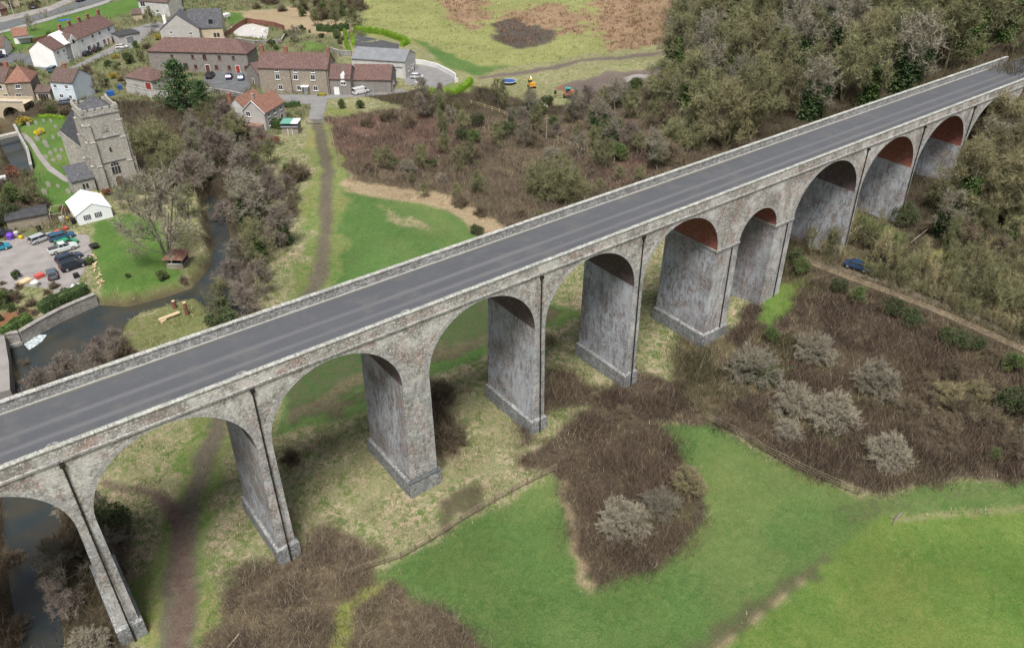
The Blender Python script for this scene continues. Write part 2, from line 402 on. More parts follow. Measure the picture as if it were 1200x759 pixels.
def strip(t, pts, warp=.4):
    """pts: (px, py, width px)"""
    Lp = []; Rp = []
    ws = [Vector(at(x, y)[:2]) for x, y, w in pts]
    for i, (x, y, w) in enumerate(pts):
        a = Vector(at(x-w/2, y)[:2]); b = Vector(at(x+w/2, y)[:2]); hw = (b-a).length/2
        d = (ws[min(i+1, len(ws)-1)]-ws[max(i-1, 0)]).normalized(); n = Vector((-d.y, d.x))
        Lp.append(tuple(ws[i]+n*hw)); Rp.append(tuple(ws[i]-n*hw))
    REG.append((GN.index(t), Lp+Rp[::-1], warp, None))
# village and its fields
reg('garden', [(-80,-40),(400,-60),(400,60),(380,130),(330,150),(290,200),(110,240),(-80,420)], .5)
reg('meadow', [(380,-60),(870,-60),(800,45),(775,62),(700,78),(560,92),(520,84),(480,60),(440,45),(420,30)])
reg('bracken', [(508,-10),(572,-10),(574,26),(556,34),(530,24)], 3); reg('bracken', [(590,14),(640,4),(690,18),(692,42),(640,38),(600,32)], 4); reg('meadow', [(700,10),(760,30),(750,40),(700,24)], 4)
reg('bracken', [(696,-20),(880,-20),(815,40),(790,54),(706,56),(698,30)], 3); reg('burnt', [(578,28),(600,22),(648,36),(656,46),(606,58),(582,48)], 1)
reg('grassmix', [(440,40),(520,62),(560,78),(640,74),(790,50),(796,60),(700,76),(560,90),(500,80)], 1)
reg('green', [(480,42),(560,78),(600,76),(560,90),(520,76)], .8)
reg('garden', [(290,0),(420,0),(430,45),(340,52),(290,40)], 1); reg('tan', [(255,14),(345,8),(420,30),(395,42),(330,35),(300,24)], 1.5); reg('lawn', [(265,14),(285,15),(284,27),(266,28)], .4)
reg('grassmix', [(540,90),(640,84),(740,66),(800,68),(800,95),(740,112),(680,124),(610,122),(550,112)], .8)
reg('site', [(650,100),(700,88),(800,74),(800,95),(740,110),(680,116)], 1.5)
reg('tan', [(548,112),(600,116),(640,140),(700,160),(690,172),(620,150),(560,134)], 1)
reg('floor', [(0,120),(160,118),(290,110),(300,150),(330,170),(370,200),(360,300),(300,370),(250,320),(230,230),(150,200),(110,200),(110,240),(60,250),(0,250)], 1)
reg('floor', [(420,110),(560,100),(640,125),(790,90),(860,60),(900,-80),(1500,-80),(1500,110),(1180,84),(900,172),(840,192),(640,280),(560,300),(520,240),(560,170),(480,130)], 1)
reg('scrub', [(380,138),(480,128),(600,140),(790,120),(900,168),(760,215),(640,275),(566,302),(540,262),(470,236),(400,215)], 1.5)
reg('redscrub', [(382,142),(480,132),(545,150),(530,180),(450,190),(400,185),(384,170)], 1)
reg('tan', [(392,190),(420,214),(520,228),(590,268),(600,300),(566,305),(500,262),(430,242),(396,228)], 1.5)
reg('redscrub', [(690,190),(760,170),(770,200),(700,225)], 1)
reg('rough', [(300,170),(368,170),(372,340),(300,385),(290,350),(310,290),(330,240)], 1.5)
# field behind the viaduct, seen through the arches too
reg('green', [(384,218),(430,230),(520,244),(572,282),(600,330),(690,368),(640,388),(580,414),(510,440),(430,480),(322,512),(330,440),(376,345)], .5)
reg('dullgreen', [(330,440),(420,395),(520,330),(600,320),(672,366),(580,404),(510,428),(430,466),(326,506)], 1.2)
reg('mud', [(318,506),(322,486),(430,440),(510,408),(580,384),(652,360),(672,368),(580,402),(510,426),(430,464),(330,502)], 1.6)
reg('grassmix', [(440,240),(470,252),(505,262),(500,272),(470,268)], 1.0)
# right hand slopes
reg('floor', [(1060,200),(1140,140),(1600,60),(1600,420),(1200,400),(1080,330),(1000,310),(950,300),(930,280),(960,240)], 1)
reg('darkolive', [(900,250),(1000,290),(1100,320),(1200,360),(1600,420),(1600,600),(1200,450),(1000,380),(890,330)], 1.5)
reg('thorn', [(500,438),(548,470),(550,545),(515,550),(500,500)], 1)
reg('thorn', [(640,395),(700,420),(780,425),(860,395),(880,340),(1000,350),(1100,400),(1300,470),(1300,556),(1080,566),(1032,582),(960,560),(830,498),(775,497),(700,470),(640,480),(610,520),(590,500)], 1)
reg('rough', [(640,392),(700,415),(780,422),(850,398),(862,420),(830,450),(760,440),(700,452),(650,440),(620,470),(596,490),(600,440)], 2.5)
reg('darkolive', [(800,380),(860,400),(870,470),(820,490),(780,440)], 1.5); reg('thorn', [(900,340),(1010,345),(1200,440),(1200,490),(1060,470),(900,400)], 2)
reg('bright', [(895,336),(940,324),(926,362),(902,382),(888,376)], 1); reg('bright', [(1004,244),(1062,272),(1062,292),(1006,262)], 1); reg('yellow', [(1070,300),(1130,290),(1140,305),(1090,315)], 1)
# lower fields
reg('pasture', [(430,676),(520,628),(600,584),(655,552),(790,560),(800,540),(772,500),(830,496),(900,535),(960,560),(1010,586),(1040,584),(1080,567),(1300,560),(1300,900),(545,900),(556,759),(520,712),(470,690)], .4)
reg('bright', [(1032,606),(1300,588),(1300,1000),(700,1000),(820,756),(900,706),(968,656),(1000,628)], .25)
strip('tan', [(820,775,5),(868,738,5),(912,704,4),(946,676,3),(970,652,2)], .15)
strip('speckle', [(804,775,20),(852,738,20),(900,702,18),(940,676,13),(965,652,7)], 1.0)
strip('mud', [(812,775,7),(860,738,7),(906,702,7),(942,674,5),(968,650,3)], .25)
reg('thorn', [(604,545),(640,515),(700,470),(760,478),(802,540),(828,570),(826,606),(802,640),(762,668),(704,686),(668,642),(656,592),(650,556)], .35)
reg('tan', [(650,558),(657,554),(672,644),(705,683),(701,690),(667,646)], .9)
reg('scrub', [(236,800),(240,720),(290,655),(380,625),(450,640),(430,676),(398,710),(374,800)], 1)
reg('yellow', [(370,800),(396,712),(440,676),(452,684),(420,720),(400,800)], .7)
reg('scrub', [(400,800),(412,712),(452,680),(514,702),(562,759),(580,800)], .6)
reg('grassmix', [(420,520),(470,560),(440,610),(390,580)], 3); reg('grassmix', [(545,450),(600,470),(590,560),(540,580),(520,560)], 3); reg('grassmix', [(130,500),(230,500),(220,560),(150,560)], 2)
reg('mud', [(510,600),(556,575),(576,590),(520,625)], 1)
reg('floor', [(55,590),(96,585),(140,700),(160,800),(70,800)], .8)
reg('scrub', [(-30,590),(14,590),(22,700),(26,800),(-60,800)], 1)
reg('scrub', [(112,640),(128,600),(160,680),(150,700)], 1)
for x, y, r_ in ((885,440,34),(935,485,30),(978,500,34),(957,420,24),(1030,462,30),(1045,540,28),(740,620,34),(778,604,28),(1130,475,40),(1180,500,40),(905,400,24)):
    reg('darkolive', [(x+r_*cos(a*.785)*(1+.25*sin(a*2.1+x)), y+.6*r_*sin(a*.785)) for a in range(8)], 1.2)  # dark olive ivy ground beneath the shrubs, their shade painted in with it
# paths with green verges
strip('verge', [(372,150,34),(384,200,38),(384,260,42),(377,320,44),(362,350,44),(255,480,50),(240,540,64),(225,600,72),(212,680,74),(200,790,84)], 1.6)
strip('path', [(369,130,8),(376,160,15),(384,200,13),(383,260,15),(376,320,18),(362,350,20),(262,482,20),(240,540,24),(224,590,26),(216,640,36),(211,700,42),(206,790,46)], .35)
strip('redmud', [(120,562,9),(172,576,13),(203,598,20),(216,640,18),(214,700,18),(208,800,22)], .4)
strip('grassmix', [(1290,590,3),(1200,596,3),(1120,602,3),(1045,608,3)], .3)
strip('tan', [(1290,591,2),(1200,597,2),(1120,603,2),(1050,609,2)], .1)
strip('mud', [(1180,572,2),(1080,590,2.5),(1040,598,3),(990,610,3)], .5); strip('mud', [(1060,588,2),(1000,596,2),(960,600,3)], .5)
strip('darkolive', [(925,296,14),(972,312,16),(1040,332,16),(1120,362,16),(1200,398,16),(1300,440,16)], .3)
strip('track', [(930,298,6),(972,312,7),(1040,332,6),(1120,362,6),(1200,398,7),(1300,440,7)], .2)
strip('mud', [(640,160,5),(700,185,7),(740,205,8),(770,215,8)], .5)
strip('site', [(560,92,10),(640,80,12),(720,68,12),(800,60,12)], .5)
# churchyard, lawn, gardens
reg('lawn', [(18,146),(84,138),(112,222),(104,240),(66,252),(46,246),(40,200)], .3)
reg('lawn', [(106,264),(150,250),(186,262),(200,300),(215,322),(190,336),(150,350),(122,352),(112,316)], .4)
reg('bank', [(122,350),(150,350),(190,335),(215,322),(238,300),(238,330),(190,352),(140,366),(118,362)], .5)
reg('bank', [(140,384),(165,370),(200,360),(234,352),(246,380),(232,400),(170,412),(145,402)], .5)
reg('soil', [(-60,372),(42,362),(36,380),(-10,402),(-60,420)], .3); reg('lawn', [(0,36),(50,26),(110,8),(180,-8),(180,8),(120,24),(88,28),(60,40),(30,58),(0,66)], .4)
reg('lawn', [(355,48),(382,52),(382,60),(356,60)], .2); reg('lawn', [(296,36),(308,36),(308,44),(284,42)], .2); reg('verge', [(380,126),(420,128),(412,136),(378,136)], .4); reg('verge', [(528,96),(556,96),(550,108),(500,106)], .3)

def gtype(u, v):
    t = np.zeros(u.shape, int)
    n1 = fbm(u/4.5, v/4.5, 4)*5.0; n2 = fbm(u/4.5+40, v/4.5+71, 4)*5.0
    for ti, P, wp, _ in REG:
        a = np.array(P); mg = 4
        m = (u > a[:,0].min()-mg) & (u < a[:,0].max()+mg) & (v > a[:,1].min()-mg) & (v < a[:,1].max()+mg)
        if m.any():
            k = inpoly(P, u[m]+n1[m]*wp, v[m]+n2[m]*wp)
            idx = np.nonzero(m.ravel())[0][k]; t.ravel()[idx] = ti
    d = riverdepth(u, v)
    t = np.where(d < .8, GN.index('riverbed'), t)
    return t

def axis(parts):
    r = []
    for a, b, s in parts: r += list(np.arange(a, b, s))
    return np.array(r+[parts[-1][1]])
def outer(a, b, n): return np.sign(b-a)*np.geomspace(1, abs(b-a)+1, n)
AU = np.concatenate([[-1500,-700,-300,-160,-100], axis([(-60,120,.5),(120,200,.8),(200,420,1.6)]), [440,500,620,900,1800]])
AV = np.concatenate([[-1200,-500,-250,-140], axis([(-100,40,.5),(40,140,.8),(140,380,1.5)]), [400,460,600,900,1800]])
U, V = np.meshgrid(AU, AV, indexing='ij'); Z = terrain(U, V)
T = gtype(U, V)
import bisect
DR = riverdepth(U, V); _AU, _AV, _Z, _D, _T = AU.tolist(), AV.tolist(), Z.tolist(), DR.tolist(), T.tolist()
def _bil(G, u, v):
    i = min(max(bisect.bisect_right(_AU, u)-1, 0), len(_AU)-2); j = min(max(bisect.bisect_right(_AV, v)-1, 0), len(_AV)-2)
    a = min(max((u-_AU[i])/(_AU[i+1]-_AU[i]), 0), 1); b_ = min(max((v-_AV[j])/(_AV[j+1]-_AV[j]), 0), 1)
    return (G[i][j]*(1-a)+G[i+1][j]*a)*(1-b_)+(G[i][j+1]*(1-a)+G[i+1][j+1]*a)*b_
def tz(u, v): return _bil(_Z, u, v)
def rdep(u, v): return _bil(_D, u, v)
A = np.array([GT[g][0] for g in GN]); B = np.array([GT[g][1] for g in GN])
ca = A[T]; cb = B[T]
def blur(c):
    d = c.copy(); d[1:-1,1:-1] = (c[1:-1,1:-1]*2+c[:-2,1:-1]+c[2:,1:-1]+c[1:-1,:-2]+c[1:-1,2:])/6; return d
ca = blur(ca); cb = blur(cb)
mo = sstep(-.045, .045, fbm(U/2.9+5, V/2.9, 6)+(.10*fbm(U/14+3, V/14+8, 2)+.01)*(T == 0))[..., None]*.9 + .05
yl = fbm(U/11+50, V/11+9, 5)[..., None]*np.array([1.5, .45, .9]); isg = np.isin(T, [GN.index(t) for t in ('pasture','bright','green','lawn','verge')])[..., None]
ca = np.where(isg, ca*np.clip(1+yl, .86, 1.5), ca); cb = np.where(isg, cb*np.clip(1+yl*.8, .88, 1.4), cb)
ca2 = ca*(1-mo)+cb*mo; cb2 = cb*(1-mo*.8)+ca*mo*.8
nu, nv = U.shape
idx = np.arange(nu*nv).reshape(nu, nv)
F = np.stack([idx[:-1,:-1], idx[1:,:-1], idx[1:,1:], idx[:-1,1:]], -1).reshape(-1, 4)
m, nt, b = newmat('ground_vegetation'); o_ = objc(nt)
at1 = nt.nodes.new('ShaderNodeAttribute'); at1.attribute_name = 'Col'; at2 = nt.nodes.new('ShaderNodeAttribute'); at2.attribute_name = 'ColB'
f = ramp(nt, noise(nt, o_, .9, 9, .8, .6), [(.44, 0), (.56, 1)])
c = mixc(nt, f, at1.outputs['Color'], at2.outputs['Color'])
c = mixc(nt, 1.0, c, ramp(nt, noise(nt, o_, 5.5, 5, .75), [(.3, .62), (.7, 1.3)]), 'MULTIPLY')
c = mixc(nt, ramp(nt, noise(nt, o_, 2.3, 4, .8), [(.57, 0), (.65, .55)]), c, mixc(nt, .6, c, (.10,.075,.05)))
c = mixc(nt, 1.0, c, ramp(nt, noise(nt, o_, .06, 4, .6), [(.35, .88), (.65, 1.12)]), 'MULTIPLY')
L(nt, c, b.inputs['Base Color']); b.inputs['Roughness'].default_value = .95; b.inputs['Specular IOR Level'].default_value = .1
bump(nt, b, noise(nt, o_, 3.5, 6, .75), .8, .18)
ground = wmesh('ground', m, np.stack([U, V, Z], -1).reshape(-1, 3), F, col=ca2.reshape(-1, 3)); tag(ground, kind='structure')
aa = ground.data.color_attributes.new('ColB', 'FLOAT_COLOR', 'POINT'); cc = np.ones((nu*nv, 4), np.float32); cc[:, :3] = cb2.reshape(-1, 3); aa.data.foreach_set('color', cc.ravel())
ground.data.polygons.foreach_set('use_smooth', np.ones(len(F), bool))

# water: grid cells wherever the bed lies below the water level
wu = np.arange(-60, 60, 1.0); wv = np.arange(-60, 175, 1.0)
WU, WV = np.meshgrid(wu, wv, indexing='ij'); wd = riverdepth(WU, WV) < 2.0
wi = np.arange(WU.size).reshape(WU.shape); q = wd[:-1,:-1] | wd[1:,:-1] | wd[1:,1:] | wd[:-1,1:]
FW = np.stack([wi[:-1,:-1], wi[1:,:-1], wi[1:,1:], wi[:-1,1:]], -1)[q]
used = np.unique(FW); rm = -np.ones(WU.size, int); rm[used] = np.arange(len(used))
tag(wmesh('river_water', M['water'], np.stack([WU, WV, np.full(WU.shape, WZ)], -1).reshape(-1, 3)[used], rm[FW]), kind='structure')

# flat sheets: roads, yards, paths in the village
SHEETS = []
def sheet(name, pts, mat_, lift=.03, kind='structure', thick=0):
    P = [at(x, y) for x, y in pts]; SHEETS.append([(p.x, p.y) for p in P])
    bm = bmesh.new(); vs = [bm.verts.new((p.x, p.y, p.z+lift)) for p in P]; bm.faces.new(vs)
    bmesh.ops.triangulate(bm, faces=bm.faces); bmesh.ops.subdivide_edges(bm, edges=bm.edges, cuts=3, use_grid_fill=True)
    for w in bm.verts: w.co.z = tz(w.co.x, w.co.y)+lift
    for f_ in bm.faces:
        if f_.normal.z < 0: f_.normal_flip()
    me = bpy.data.meshes.new(name); bm.to_mesh(me); bm.free(); me.materials.append(M[mat_])
    o = bpy.data.objects.new(name, me); COL.objects.link(o); return tag(o, kind=kind)
sheet('car_park', [(-30,288),(66,272),(104,276),(108,300),(96,322),(84,345),(70,352),(60,338),(30,336),(-30,352)], 'gravel', .04)
sheet('main_road', [(-30,30),(0,27),(40,19),(90,3),(140,-14),(160,-14),(115,3),(50,22),(0,36),(-30,42)], 'asphalt', .04)
sheet('pavement', [(-30,43),(0,37),(50,23),(115,4),(160,-12),(166,-12),(119,6.5),(52,26),(0,40),(-30,47)], 'pavement', .10)
sheet('village_lane', [(66,84),(88,77),(138,51),(150,35),(182,26),(200,28),(198,34),(174,40),(160,55),(128,64),(98,77),(72,88)], 'paleasphalt', .04)
sheet('side_street', [(-20,70),(18,62),(50,66),(66,76),(66,88),(50,82),(22,72),(-20,82)], 'asphalt', .04)
sheet('cottage_lane', [(313,113),(324,111),(390,111.5),(430,109),(470,104),(480,108),(430,113),(384,116),(382,124),(378,140),(362,140),(364,122),(330,122),(318,121)], 'paleasphalt', .045)
sheet('courtyard', [(236,96),(246,82),(292,83),(294,104),(286,109),(258,108)], 'asphalt', .04)
sheet('driveway', [(478,76),(498,77),(520,82),(536,92),(528,98),(512,104),(492,100),(480,100),(472,94)], 'paleasphalt', .04)
sheet('tennis_court', [(416,41),(468,52),(466,62),(416,60)], 'slate', .04)
sheet('garden_terrace', [(270,32),(296,28),(316,33),(312,46),(276,42)], 'palegrey', .03)
sheet('churchyard_path', [(22,157),(28,156),(38,164),(48,180),(60,195),(78,208),(92,214),(90,218),(74,212),(56,200),(44,184),(34,168)], 'gravel', .04)
sheet('main_road_verge', [(0,27),(60,13),(110,-8),(104,-12),(56,8),(0,21)], 'gravel', .06)
# ------------------------------------------------------------------ viaduct
VD = thing('railway_viaduct', 'long curved-looking grey stone viaduct of tall arches carrying a tarmac track across the valley', 'viaduct')
VD['label'] = 'tall grey stone arched viaduct carrying a tarmac track across the whole valley'
YN, YF = -.5, 9.45                      # outer faces
ZTOP, ZRD, ZSP, ZCR, ZSTR = 26.0, 24.8, 16.8, 24.1, 24.45
PW = {-2:1.7,-1:1.64,0:1.64,1:1.64,2:3.5,3:1.64,4:1.64,5:4.9,6:4.4,7:1.64,8:1.64,9:1.64,10:5.0}
PU = {-2:-34.,-1:-17.,0:0.,1:17.,2:34.95,3:52.9,4:69.9,5:88.18,6:101.37,7:120.7,8:137.7,9:154.7,10:173.4}
PZ = {}
for k in PU:
    PZ[k] = min(tz(PU[k]-1.5, YN-1), tz(PU[k]+1.5, YN-1), tz(PU[k]-1.5, YF+1), tz(PU[k]+1.5, YF+1), tz(PU[k], 4))-.8
arches = []
for k in sorted(PU):
    if k+1 in PU:
        a = PU[k]+PW[k]/2; b_ = PU[k+1]-PW[k+1]/2; arches.append((k, a, b_))
NS = 28
def arc(a, b):
    c = (a+b)/2; r = (b-a)/2; rise = min(ZCR-ZSP, r*.965)
    return [(c-r*cos(pi*i/NS), ZSP+rise*sin(pi*i/NS)) for i in range(NS+1)]
# spandrel walls: everything above the springing between the arches, both faces, one mesh
for Y_ in (YN, YF):
    mb = MB()
    for k, a, b_ in arches:
        P = arc(a, b_)
        for (x0, z0), (x1, z1) in zip(P, P[1:]): mb.face([(x0,Y_,z0),(x1,Y_,z1),(x1,Y_,ZSTR),(x0,Y_,ZSTR)][::1 if Y_ < 0 else -1])
    for k in PU:
        a = PU[k]-PW[k]/2; b_ = PU[k]+PW[k]/2
        mb.face([(a,Y_,ZSP),(b_,Y_,ZSP),(b_,Y_,ZSTR),(a,Y_,ZSTR)][::1 if Y_ < 0 else -1])
    mb.build('spandrel_wall', M['stone'], VD, merge=True)
# soffits and voussoir rings, one of each per arch
for n, (k, a, b_) in enumerate(arches):
    P = arc(a, b_); mb = MB(); ln = 0
    for (x0, z0), (x1, z1) in zip(P, P[1:]):
        l2 = ln+hypot(x1-x0, z1-z0)
        mb.face([(x0,YN,z0),(x0,YF,z0),(x1,YF,z1),(x1,YN,z1)], uv=[(0,ln),(YF-YN,ln),(YF-YN,l2),(0,l2)]); ln = l2
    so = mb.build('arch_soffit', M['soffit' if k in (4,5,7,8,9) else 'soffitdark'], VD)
    if k in (4,5,7,8,9): so['label'] = 'red brick underside of the arch'
    c = (a+b_)/2; t = .8
    Q = [(c+(x-c)*(1+t/((b_-a)/2)), ZSP+(z-ZSP)*(1+min(t, ZSTR-.02-ZCR+.0)/(ZCR-ZSP)) if False else z+t*max(0,(z-ZSP))/(ZCR-ZSP)*.42) for x, z in P]
    Q = [(x, min(z, ZSTR-.03)) for x, z in Q]
    for y, s in ((YN-.035, 1), (YF+.035, -1)):
        mb = MB(); ln = 0
        for i in range(NS):
            (x0,z0),(x1,z1),(X0,Z0),(X1,Z1) = P[i],P[i+1],Q[i],Q[i+1]
            l2 = ln+hypot(x1-x0, z1-z0)
            f4 = [(x0,y,z0),(x1,y,z1),(X1,y,Z1),(X0,y,Z0)]; uv4 = [(ln,0),(l2,0),(l2,t),(ln,t)]
            mb.face(f4[::s] if s > 0 else f4[::-1], uv=uv4[::s] if s > 0 else uv4[::-1])
            mb.face([(X0,y,Z0),(X1,y,Z1),(X1,y+.035*s,Z1),(X0,y+.035*s,Z0)], uv=[(ln,t),(l2,t),(l2,t+.03),(ln,t+.03)])
            mb.face([(x0,y,z0),(x1,y,z1),(x1,y+.035*s,z1),(x0,y+.035*s,z0)], uv=[(ln,0),(l2,0),(l2,.03),(ln,.03)])
            ln = l2
        mb.build('arch_ring', M['ring'], VD, merge=True)
# piers
for k in PU:
    u0, w, zb = PU[k], PW[k]/2, PZ[k]
    hh = ZSP-zb; bt = .012*hh; bv = .010*hh
    if k == 10: bt = 0; bv = 0
    mb = MB()
    lo = [(u0-w-bt,YN-bv*.3,zb),(u0+w+bt,YN-bv*.3,zb),(u0+w+bt,YF+bv*.6,zb),(u0-w-bt,YF+bv*.6,zb)]
    hi = [(u0-w,YN,ZSP),(u0+w,YN,ZSP),(u0+w,YF,ZSP),(u0-w,YF,ZSP)]
    for i in range(4):
        j = (i+1) % 4; mb.face([lo[i], lo[j], hi[j], hi[i]], 1 if i % 2 else 0)
    pr = mb.build('pier', [M['pierface'], M['pierside']], VD)
    if k in (-1,0,1,2,3,4,5):
        zg = max(tz(u0-2, YN-1), tz(u0, YN-1))+2.2 if k != 1 else 2.4
        zg = PZ[k]+.8+2.4
        mb = MB(); e = .28; q = bt+e; yn = YN-bv*.3-e; yf = YF+bv*.6+e
        mb.box(u0-w-q, u0+w+q, yn, yf, zb, zg-.15)
        mb.face([(u0-w-q,yn,zg-.15),(u0+w+q,yn,zg-.15),(u0+w+bt*.8,YN-bv*.2,zg+.12),(u0-w-bt*.8,YN-bv*.2,zg+.12)])
        mb.face([(u0-w-q,yf,zg-.15),(u0-w-q,yn,zg-.15),(u0-w-bt*.8,YN-bv*.2,zg+.12),(u0-w-bt*.8,YF+bv*.5,zg+.12)])
        mb.face([(u0+w+q,yn,zg-.15),(u0+w+q,yf,zg-.15),(u0+w+bt*.8,YF+bv*.5,zg+.12),(u0+w+bt*.8,YN-bv*.2,zg+.12)])
        mb.build('plinth', M['plinth'], pr)
        if k == 2: MB().prism([(yn-.02,zg-.2),(YN-bv*.2-.01,zg+.14),(YN-bv*.2-.01,zg+.3),(yn-.05,zg-.05)], u0-w-q-.03, u0+w+q+.03, 'x').build('dark_ledge', M['darkcap'], pr)  # thin darker band along the plinth top, near side only
    if k in (5, 6):                                   # string at the springing of the wide piers and a shallow pilaster
        MB().box(u0-w-.1, u0+w+.1, YN-.14, YF+.14, ZSP-.25, ZSP+.1).build('impost_course', M['string'], pr)
        xx = u0+w*.35
        MB().tube((xx, YN-.10, ZSP-.3), (xx+.1, YN-bv*.3-.15, zb+1), .09, .09, 6).build('drainpipe', M['iron'], VD)
    if k in (0,1,3,4,7,8,9,-1):
        mb = MB(); y0 = YN-.13; pts = [(u0, y0, ZSTR-.45), (u0, y0, ZSP), (u0, YN-bv*.3-.42, zb+2.6 if k < 6 else zb+.6), (u0, YN-bv*.3-.42, zb)]
        for p, q_ in zip(pts, pts[1:]): mb.tube(p, q_, .085, .085, 7)
        z = ZSTR-1.5
        while z > zb+2:
            f_ = min(1, max(0, (ZSP-z)/(ZSP-zb-2.6))); y = y0+(YN-bv*.3-.42-y0)*f_
            mb.tube((u0, y, z), (u0, y, z-.14), .12, .12, 7); z -= 2.4
        mb.box(u0-.22, u0+.22, YN-.33, YN-.01, ZSTR-.55, ZSTR-.2)
        mb.build('drainpipe', M['iron'], VD)
# deck: string course, parapets with coping, road
U0, U1 = -42.0, 186.0
def seg(name, boxes, mat_, lab=None):
    mb = MB()
    for q_ in boxes: mb.box(*q_)
    o = mb.build(name, mat_, VD)
    if lab: o['label'] = lab
seg('string_course', [(U0, 176, YN-.16, YN+.02, ZSTR, ZSTR+.22)], M['string']); seg('string_course', [(U0, 181, YF-.02, YF+.16, ZSTR, ZSTR+.22)], M['string'])
def parapet(y0, y1, ua, ub, pm='parapet'):
    mb = MB(); mb.box(ua, ub, y0, y1, ZSTR+.001, ZTOP-.14); p = mb.build('parapet', M[pm], VD)
    mb = MB(); x = ua; rr = random.Random(3)
    while x < ub:
        l = rr.uniform(.9, 1.5); h = rr.uniform(0, .018); e = rr.uniform(0, .012)
        mb.box(x, min(x+l-.012, ub), y0-.05-e, y1+.05+e, ZTOP-.14+.0, ZTOP+h); x += l
    mb.build('coping', M['coping'], p)
parapet(YN+.0, YN+.44, U0, 184, 'stone'); parapet(YF-.44, YF, U0, 186)
mb = MB()
for x0 in np.arange(U0, U1+20, 6.0): mb.face([(x0,YN+.44,ZRD),(x0+6,YN+.44,ZRD),(x0+6,YF-.44,ZRD),(x0,YF-.44,ZRD)])
mb.face([(U0,YN,ZSTR),(U0,YF,ZSTR),(U1+20,YF,ZSTR),(U1+20,YN,ZSTR)])
mb.build('track_surface', M['vroad'], VD)
seg('edge_kerb', [(U0, 180, YF-.56, YF-.441, ZRD-.05, ZRD+.07)], plain('pale_kerb_stone', (.42,.42,.41), (.33,.33,.32), 2, .8))
# pale run-off spout loops on the near coping
for uu in (-1.0+.9, 16.5, 34.6):
    mb = MB()
    for i in range(8):
        a0, a1 = pi*i/8, pi*(i+1)/8
        mb.tube((uu-.4*cos(a0)*1.2, YN+.42+.30*sin(a0), ZTOP+.03), (uu-.4*cos(a1)*1.2, YN+.42+.30*sin(a1), ZTOP+.03), .05, .05, 5)
    mb.build('access_ring', M['coping'], VD)
# ------------------------------------------------------------------ buildings
def frame2(p1, p2):
    a, b = at(*p1), at(*p2); d = Vector((b.x-a.x, b.y-a.y)); return a, d.length, atan2(d.y, d.x)
def toloc(loc, rz, u, v):
    dx, dy = u-loc[0], v-loc[1]; return dx*cos(rz)+dy*sin(rz), -dx*sin(rz)+dy*cos(rz)
def window(th, face, x, z, w, h, W_, D, frame='white', bars=1, sill=True):
    """face: F front (y=0), B back, L left gable (x=0), R right gable"""
    if face == 'F': mt = Matrix.Translation((x, 0, z))
    elif face == 'R': mt = Matrix.Translation((W_, x, z)) @ Matrix.Rotation(pi/2, 4, 'Z')
    elif face == 'L': mt = Matrix.Translation((0, x, z)) @ Matrix.Rotation(-pi/2, 4, 'Z')
    mb = MB(); t = .09
    for q in ((-w/2, w/2, 0, t), (-w/2, w/2, h-t, h)): mb.box(q[0], q[1], -.05, .03, q[2], q[3], M4=mt)
    for q in (-w/2, w/2-t): mb.box(q, q+t, -.05, .03, t+.001, h-t-.001, M4=mt)
    for i in range(bars): xx = -w/2+w*(i+1)/(bars+1); mb.box(xx-.03, xx+.03, -.045, .03, t+.001, h-t-.001, M4=mt)
    f = mb.build('window', M[frame], th)
    MB().box(-w/2+.02, w/2-.02, -.02, .02, .02, h-.02, M4=mt).build('pane', M['glass'], f)
    if sill: MB().box(-w/2-.1, w/2+.1, -.14, .03, -.1, 0, M4=mt).build('sill', M[frame], f)
def door(th, face, x, w, h, mat_, W_, D, z=0):
    mt = Matrix.Translation((x, 0, z)) if face == 'F' else (Matrix.Translation((W_, x, z)) @ Matrix.Rotation(pi/2, 4, 'Z') if face == 'R' else Matrix.Translation((0, x, z)) @ Matrix.Rotation(-pi/2, 4, 'Z'))
    mb = MB(); mb.box(-w/2, w/2, -.05, .03, 0, h, M4=mt); d = mb.build('door', M[mat_], th)
    mb = MB(); mb.box(-w/2-.1, -w/2-.001, -.08, .03, 0, h+.1, M4=mt); mb.box(w/2+.001, w/2+.1, -.08, .03, 0, h+.1, M4=mt); mb.box(-w/2, w/2, -.08, .03, h+.001, h+.1, M4=mt)
    mb.build('frame', M['white'], d); MB().box(w/2-.16, w/2-.08, -.11, -.05, 1.0, 1.1, M4=mt).build('handle', M['iron'], d)
def chimney(rf, x, y, z, h=1.5, w=.7, d=.5, mat_='brick', pots=2):
    c = MB().box(x-w/2, x+w/2, y-d/2, y+d/2, z-1.2, z+h).box(x-w/2-.06, x+w/2+.06, y-d/2-.06, y+d/2+.06, z+h, z+h+.12).build('chimney', M[mat_], rf)
    for i in range(pots): px = x+(i-(pots-1)/2)*.35; MB().tube((px, y, z+h+.12), (px, y, z+h+.5), .13, .1, 8).build('chimney_pot', M['pot'], rf)
def roof_gable(W_, D, e, r, ov=.25, t=.16, axis='x', x0=0, y0=0):
    mb = MB()
    if axis == 'x':
        s = (r-e)/(D/2); lo = e-ov*s
        prof = [(y0-ov, lo), (y0+D/2, r), (y0+D+ov, lo), (y0+D+ov, lo+t), (y0+D/2, r+t), (y0-ov, lo+t)]
        mb.prism(prof, x0-ov*.5, x0+W_+ov*.5, 'x')
    else:
        s = (r-e)/(W_/2); lo = e-ov*s
        prof = [(x0-ov, lo), (x0+W_/2, r), (x0+W_+ov, lo), (x0+W_+ov, lo+t), (x0+W_/2, r+t), (x0-ov, lo+t)]
        mb.prism([(a, b) for a, b in prof], y0-ov*.5, y0+D+ov*.5, 'y')
    return mb
